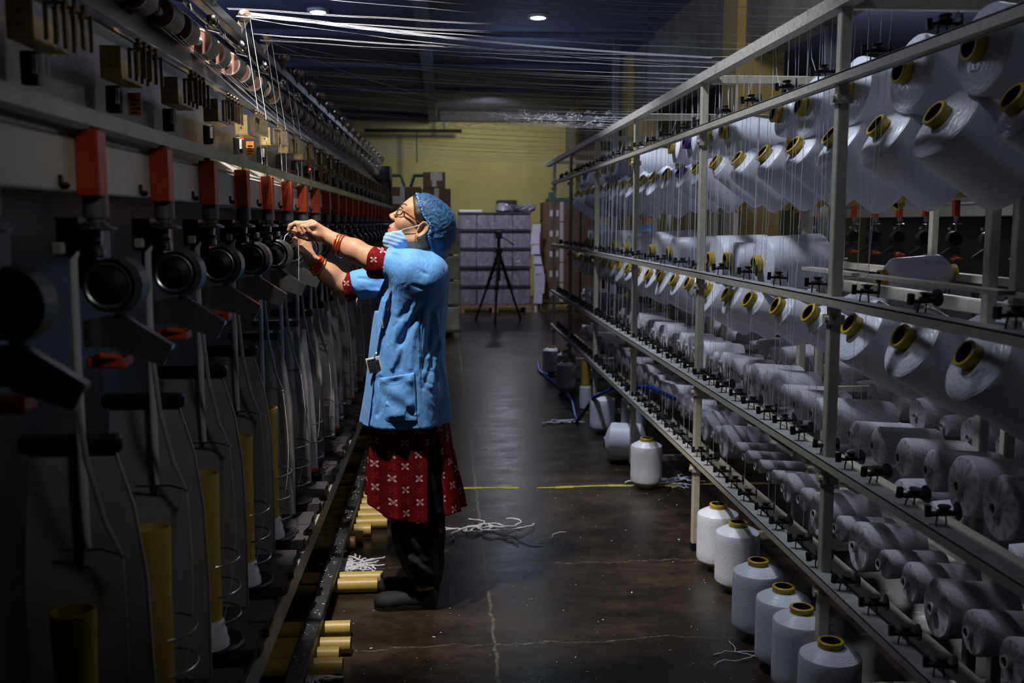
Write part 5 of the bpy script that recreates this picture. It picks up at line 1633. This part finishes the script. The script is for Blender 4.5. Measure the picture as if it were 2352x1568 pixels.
# ---- red sleeve cuffs of the kurta
def cuff(a, b_, r0, r1, name='sleeve_cuff'):
    a, b_ = Vector(a), Vector(b_); q = (b_ - a).to_track_quat('Z', 'Y').to_matrix().to_4x4(); L_ = (b_ - a).length
    prof = [(r0 - .006, 0)] + [(r0 + (r1 - r0) * i / 6 + .001 * math.sin(i * 2), L_ * i / 6) for i in range(7)] + [(r1 - .004, L_ + .001), (r1 - .006, L_ - .004), (r0 - .008, .004)]
    mb = MB().lathe(prof, 40, Matrix.Translation(a) @ q, closed=True)
    nv = []
    for v in mb.v:
        d = Vector(v) - a; ax = (b_ - a).normalized(); rad = d - ax * d.dot(ax); an = math.atan2(rad.z, rad.y); h = d.dot(ax) / L_
        k = 1 + .035 * math.sin(an * 5 + 1) * h; p = a + ax * d.dot(ax) + rad * k
        if rad.z < 0: p.z += rad.z * .22 * h
        nv.append(tuple(p))
    mb.v = nv
    return wp_(name, mb.mesh(name, kurta_mat(.072, .066)))


cuff((-.195, 3.638, 1.302), (-.262, 3.662, 1.312), .0555, .0535)
cuff((-.335, 3.90, 1.214), (-.388, 3.90, 1.204), .0545, .0505)
wp_('tassel', MB().tube([(-.335, 3.85, 1.165), (-.338, 3.848, 1.152), (-.337, 3.848, 1.135)], [.0012, .003, .0018], 6).mesh('tassel', 'loop'))

# ---- kurta skirt: front and back panels with side slits
def kwav(a, z): return (.010 * np.sin(a * 9 + .6) + .005 * np.sin(a * 17 + 2)) * np.clip((.76 - z) / .35, 0, 1.1)


KP = [loft([.33, .42, .52, .62, .74], [-.118, -.122, -.130, -.137, -.145], 3.735, [.193, .182, .170, .158, .150], [.175, .168, .160, .156, .15], .01, wav=kwav, shell=.0042, ex=2.1)]


def kcut(p):
    x, y, z = p[..., 0], p[..., 1], p[..., 2]
    w_ = np.interp(z, [.33, .5, .64, .71], [.031, .026, .020, .004]); cx_ = np.interp(z, [.33, .7], [-.036, -.047])
    slit = w_ - np.abs(x - cx_)
    hem = np.interp(x, [-.33, -.29, -.22, -.08, -.02, .08], [.415, .405, .372, .350, .368, .372]) + .004 * np.sin(x * 60) - z
    return np.maximum(slit, hem)


KP.append(Pr(kcut, (-.5, 3.4, .2), (.3, 4.1, .9), .002, '&'))
wp_('kurta_skirt', grow(KP, .0038, 'kurta_skirt', 'kurta', creases([([(-.20, 3.575, .70), (-.205, 3.565, .45)], -.006, .012), ([(-.13, 3.57, .68), (-.12, 3.56, .42)], .006, .012)], 4, .003, .001, 9, (1, 1, .2))))

# ---- trousers and shoes
def twav(a, z): return .006 * np.sin(a * 6 + z * 9) * np.clip((.5 - z) / .2, .3, 1)


TP = [loft([.088, .12, .17, .25, .36, .50, .70], [-.075, -.082, -.093, -.105, -.108, -.11, -.12], [3.665] * 6 + [3.68], [.044, .058, .075, .093, .099, .095, .10], [.050, .062, .072, .078, .080, .082, .088], .02, wav=twav),
      loft([.095, .13, .18, .26, .36, .50, .70], [-.085, -.092, -.105, -.118, -.122, -.12, -.12], [3.82] * 6 + [3.79], [.046, .060, .077, .090, .095, .092, .10], [.05, .06, .07, .076, .078, .08, .088], .02, wav=twav)]
wp_('trousers', grow(TP, .0048, 'trousers', 'trouser', creases([([(-.17, 3.60, .30), (-.08, 3.59, .17)], -.01, .012), ([(-.14, 3.59, .22), (-.05, 3.60, .14)], .009, .012), ([(-.03, 3.60, .36), (-.10, 3.59, .28)], -.008, .014)], 8, .006, .002, 11, (1, 1, 1))))
for (xt, xh, y) in ((-.276, -.040, 3.658), (-.272, -.030, 3.815)):
    SP = [cone((xh - .035, y, .036), (xt + .04, y, .026), .036, .031, .02), ell((xt + .055, y, .028), (.055, .041, .030), None, .02), ell((xh - .04, y, .045), (.038, .034, .038), None, .02)]
    SP.append(Pr(lambda p: .012 - p[..., 2], (-1, 3, -1), (1, 5, 1), .003, '&')); SP.append(ell((xh - .055, y, .098), (.055, .026, .040), None, .006, '-'))
    sh_ = wp_('shoe', grow(SP, .003, 'shoe', 'shoe'))
    outl = [(xh, 0), (xh - .012, -.028), (xh - .06, -.036), (xh - .14, -.036), (xt + .05, -.043), (xt + .015, -.030), (xt, -.004), (xt + .008, .024), (xt + .05, .040), (xh - .14, .036), (xh - .06, .035), (xh - .012, .028)]
    link('sole', MB().prism([(px, y + py) for px, py in outl], 2, 0.0005, .018).mesh('sole', 'sole'), sh_)

# ---- bangles
def bangle(c, ax, r, th, m):
    ax = Vector(ax).normalized(); u_ = ax.orthogonal().normalized(); w_ = ax.cross(u_); c = Vector(c)
    wp_('bangle', MB().tube([c + (u_ * math.cos(t) + w_ * math.sin(t)) * r for t in [2 * math.pi * i / 36 for i in range(36)]], th, 8, closed=True).mesh('bangle', m))


axn = (-.86, .30, .55)
bangle((-.372, 3.712, 1.364), (-.90, .30, .25), .0415, .0030, 'bangle_red'); bangle((-.381, 3.715, 1.368), (-.90, .30, .22), .0400, .0034, 'bangle_gold'); bangle((-.390, 3.718, 1.371), (-.90, .30, .20), .0385, .0026, 'bangle_red')
bangle((-.478, 3.872, 1.281), (-.80, -.3, .62), .0375, .0036, 'bangle_gold'); bangle((-.486, 3.868, 1.289), (-.80, -.3, .60), .036, .0034, 'bangle_red'); bangle((-.493, 3.866, 1.297), (-.80, -.3, .60), .0345, .0034, 'bangle_red')
# ring on the near hand
bangle((-.503, 3.7285, 1.4435), (-.92, -.25, -.25), .0096, .0012, 'gold')

# ---- lanyard with badge
lp = [(-.172, 1.262), (-.197, 1.20), (-.214, 1.14), (-.229, 1.08), (-.240, 1.03), (-.249, .975)]
b = MB(); b2 = MB()
for j, (mbx, off, w_) in enumerate(((b, 0, .010), (b2, .020, .009))):
    for (xa, za), (xb, zb) in zip(lp[:-1], lp[1:]):
        fa = off * max(0, (za - 1.02) / .24); fb = off * max(0, (zb - 1.02) / .24)
        p1 = Vector((xa + fa, jy(xa, za, .016), za)); p2 = Vector((xb + fb, jy(xb, zb, .016), zb)); s_ = Vector((w_, -.001, .003))
        mbx.add([p1, p1 + s_, p2 + s_, p2, p1 + Vector((0, .003, 0)), p1 + s_ + Vector((0, .003, 0)), p2 + s_ + Vector((0, .003, 0)), p2 + Vector((0, .003, 0))], [(0, 1, 2, 3), (4, 7, 6, 5), (0, 4, 5, 1), (1, 5, 6, 2), (2, 6, 7, 3), (3, 7, 4, 0)])
wp_('lanyard', b.mesh('lanyard', 'lanyard')); wp_('lanyard', b2.mesh('lanyard', 'lanyard'))


def lettering(txt, loc, d, size, m, name='lettering'):
    """raised letters on the strap, reading along d"""
    cu = bpy.data.curves.new(name, 'FONT'); cu.body = txt; cu.size = size; cu.extrude = .0003; cu.align_x = 'CENTER'; cu.align_y = 'CENTER'
    tmp = bpy.data.objects.new('tmp', cu); COL.objects.link(tmp)
    me = bpy.data.meshes.new_from_object(tmp); bpy.data.objects.remove(tmp)
    me.materials.clear(); me.materials.append(MT[m] if isinstance(m, str) else m)
    X = Vector(d).normalized(); N = Vector((0, -1, 0)); N = (N - X * N.dot(X)).normalized(); Y = N.cross(X)
    R = Matrix((X, Y, N)).transposed().to_4x4()
    me.transform(Matrix.Translation(loc) @ R)
    return wp_(name, me)


lettering('Welspun', (-.2255, jy(-.2275, 1.085, .019), 1.092), (-.225, 0, .97), .0105, 'white_top')
lettering('Welspun', (-.181, jy(-.199, 1.195, .019), 1.205), (-.26, 0, .96), .0105, 'white_top')
cz = Matrix.Translation((-.258, 3.610, .938)) @ Matrix.Rotation(math.radians(-13), 4, 'Y') @ Matrix.Rotation(math.radians(-10), 4, 'Z')
wp_('badge', MB().bbox(-.027, .027, -.003, .003, -.028, .028, .002, M=cz).mesh('badge', 'white_top'))
wp_('badge_face', MB().box(-.022, .022, -.0045, -.003, -.023, .016, M=cz).box(-.020, .012, -.0048, -.003, .019, .022, M=cz).mesh('badge_face', mat('badge_photo', (.03, .028, .035), .3)))
b = MB()
for i in range(6): b.box(-.016 + .002 * (i % 2), .016 - .004 * (i % 3), -.0052, -.0045, .010 - .0055 * i, .0112 - .0055 * i, M=cz)
wp_('badge_print', b.mesh('badge_print', mat('badge_text', (.12, .11, .13), .6)))
wp_('badge_clip', MB().tube([(-.248, 3.615, .982), (-.252, 3.608, .974), (-.256, 3.606, .962)], .003, 6).mesh('badge_clip', 'chrome'))
# yarn held between the fingers
tag(MB().tube([(-.575, 3.772, 1.416), (-.590, 3.768, 1.402), (-.594, 3.76, 1.38), (-.600, 3.75, 1.352), (-.610, 3.74, 1.346), (-.64, 3.72, 1.345)], .0014, 6).build('held_yarn', 'thread'), 'white yarn end pinched between the worker\'s fingers', 'yarn')
tag(MB().tube([(-.545, 3.79, 1.385), (-.541, 3.77, 1.32), (-.542, 3.76, 1.25), (-.540, 3.76, 1.19)], .0006, 5).build('dangling_yarn', 'thread'), 'thin yarn end dangling below the worker\'s hands', 'yarn')

# ================================================================== two far workers behind the creel
def far_worker(x, y, lab, bend):
    t = thing('person', lab, 'person', (x, y, 0))
    def W_(f, s_, z): return (x + f, y + s_, z)
    bp = [ell(W_(-bend - .02, 0, 1.47), (.09, .075, .11), None, .02), cone(W_(-bend, 0, 1.38), W_(-bend * .7, 0, 1.28), .05, .055, .02),
          loft([.78, 1.0, 1.2, 1.30], [x, x - .2 * bend, x - .6 * bend, x - .8 * bend], y, [.10, .11, .12, .07], [.15, .14, .17, .12], .03)]
    for s_ in (-1, 1):
        bp += [cone(W_(-.7 * bend, .17 * s_, 1.25), W_(-.05 - bend, .21 * s_, 1.0), .045, .036, .02), cone(W_(-.05 - bend, .21 * s_, 1.0), W_(-.24 - bend, .16 * s_, 1.02), .036, .024, .02),
               ell(W_(-.29 - bend, .16 * s_, 1.02), (.04, .03, .018), None, .02), cone(W_(0, .09 * s_, .85), W_(0, .09 * s_, .46), .08, .055, .03), cone(W_(0, .09 * s_, .46), W_(.02, .09 * s_, .08), .055, .035, .02), cone(W_(.03, .09 * s_, .03), W_(-.14, .09 * s_, .025), .03, .025, .02)]
        for q in range(4): bp.append(cone(W_(-.31 - bend, .16 * s_ + .014 * (q - 1.5), 1.02), W_(-.36 - bend, .16 * s_ + .014 * (q - 1.5), 1.0), .007, .006, .004))
        bp.append(cone(W_(-.27 - bend, .14 * s_, 1.02), W_(-.31 - bend, .12 * s_, 1.01), .008, .007, .005))
    bp += [ell(W_(-bend - .11, 0, 1.46), (.02, .012, .015), None, .01)]
    link('body', grow(bp, .008, 'body', 'skin'), t, world=True)
    jp = [loft([.72, .9, 1.05, 1.2, 1.31], [x, x - .1 * bend, x - .3 * bend, x - .65 * bend, x - .85 * bend], y, [.15, .14, .14, .14, .09], [.19, .17, .17, .20, .13], .03)]
    for s_ in (-1, 1): jp.append(cone(W_(-.7 * bend, .17 * s_, 1.25), W_(-.02 - bend, .21 * s_, 1.08), .065, .058, .03))
    link('jacket', grow(jp, .010, 'jacket', 'jacket', creases([], 2, .004, .002)), t, world=True)
    link('hair', grow([ell(W_(-bend, 0, 1.51), (.095, .085, .085), None, .02), ell(W_(-bend + .05, 0, 1.45), (.06, .06, .07), None, .03)], .008, 'hair', 'hair'), t, world=True)
    link('trousers', grow([loft([.06, .4, .8], [x + .02, x, x], y + .09 * s_, [.06, .09, .11], [.06, .08, .09], .02) for s_ in (-1, 1)], .010, 'trousers', 'trouser'), t, world=True)
    link('shoes', MB().bbox(x - .16, x + .07, y - .13, y - .05, 0, .06, .02).bbox(x - .16, x + .07, y + .05, y + .13, 0, .06, .02).mesh('shoes', 'shoe'), t, world=True)
    t.scale = (1, 1, 1.09)


far_worker(2.09, 12.4, 'distant worker in blue jacket bending forward behind the creel', .16)
far_worker(2.47, 12.0, 'distant dark haired worker in blue jacket standing upright behind the creel', .03)
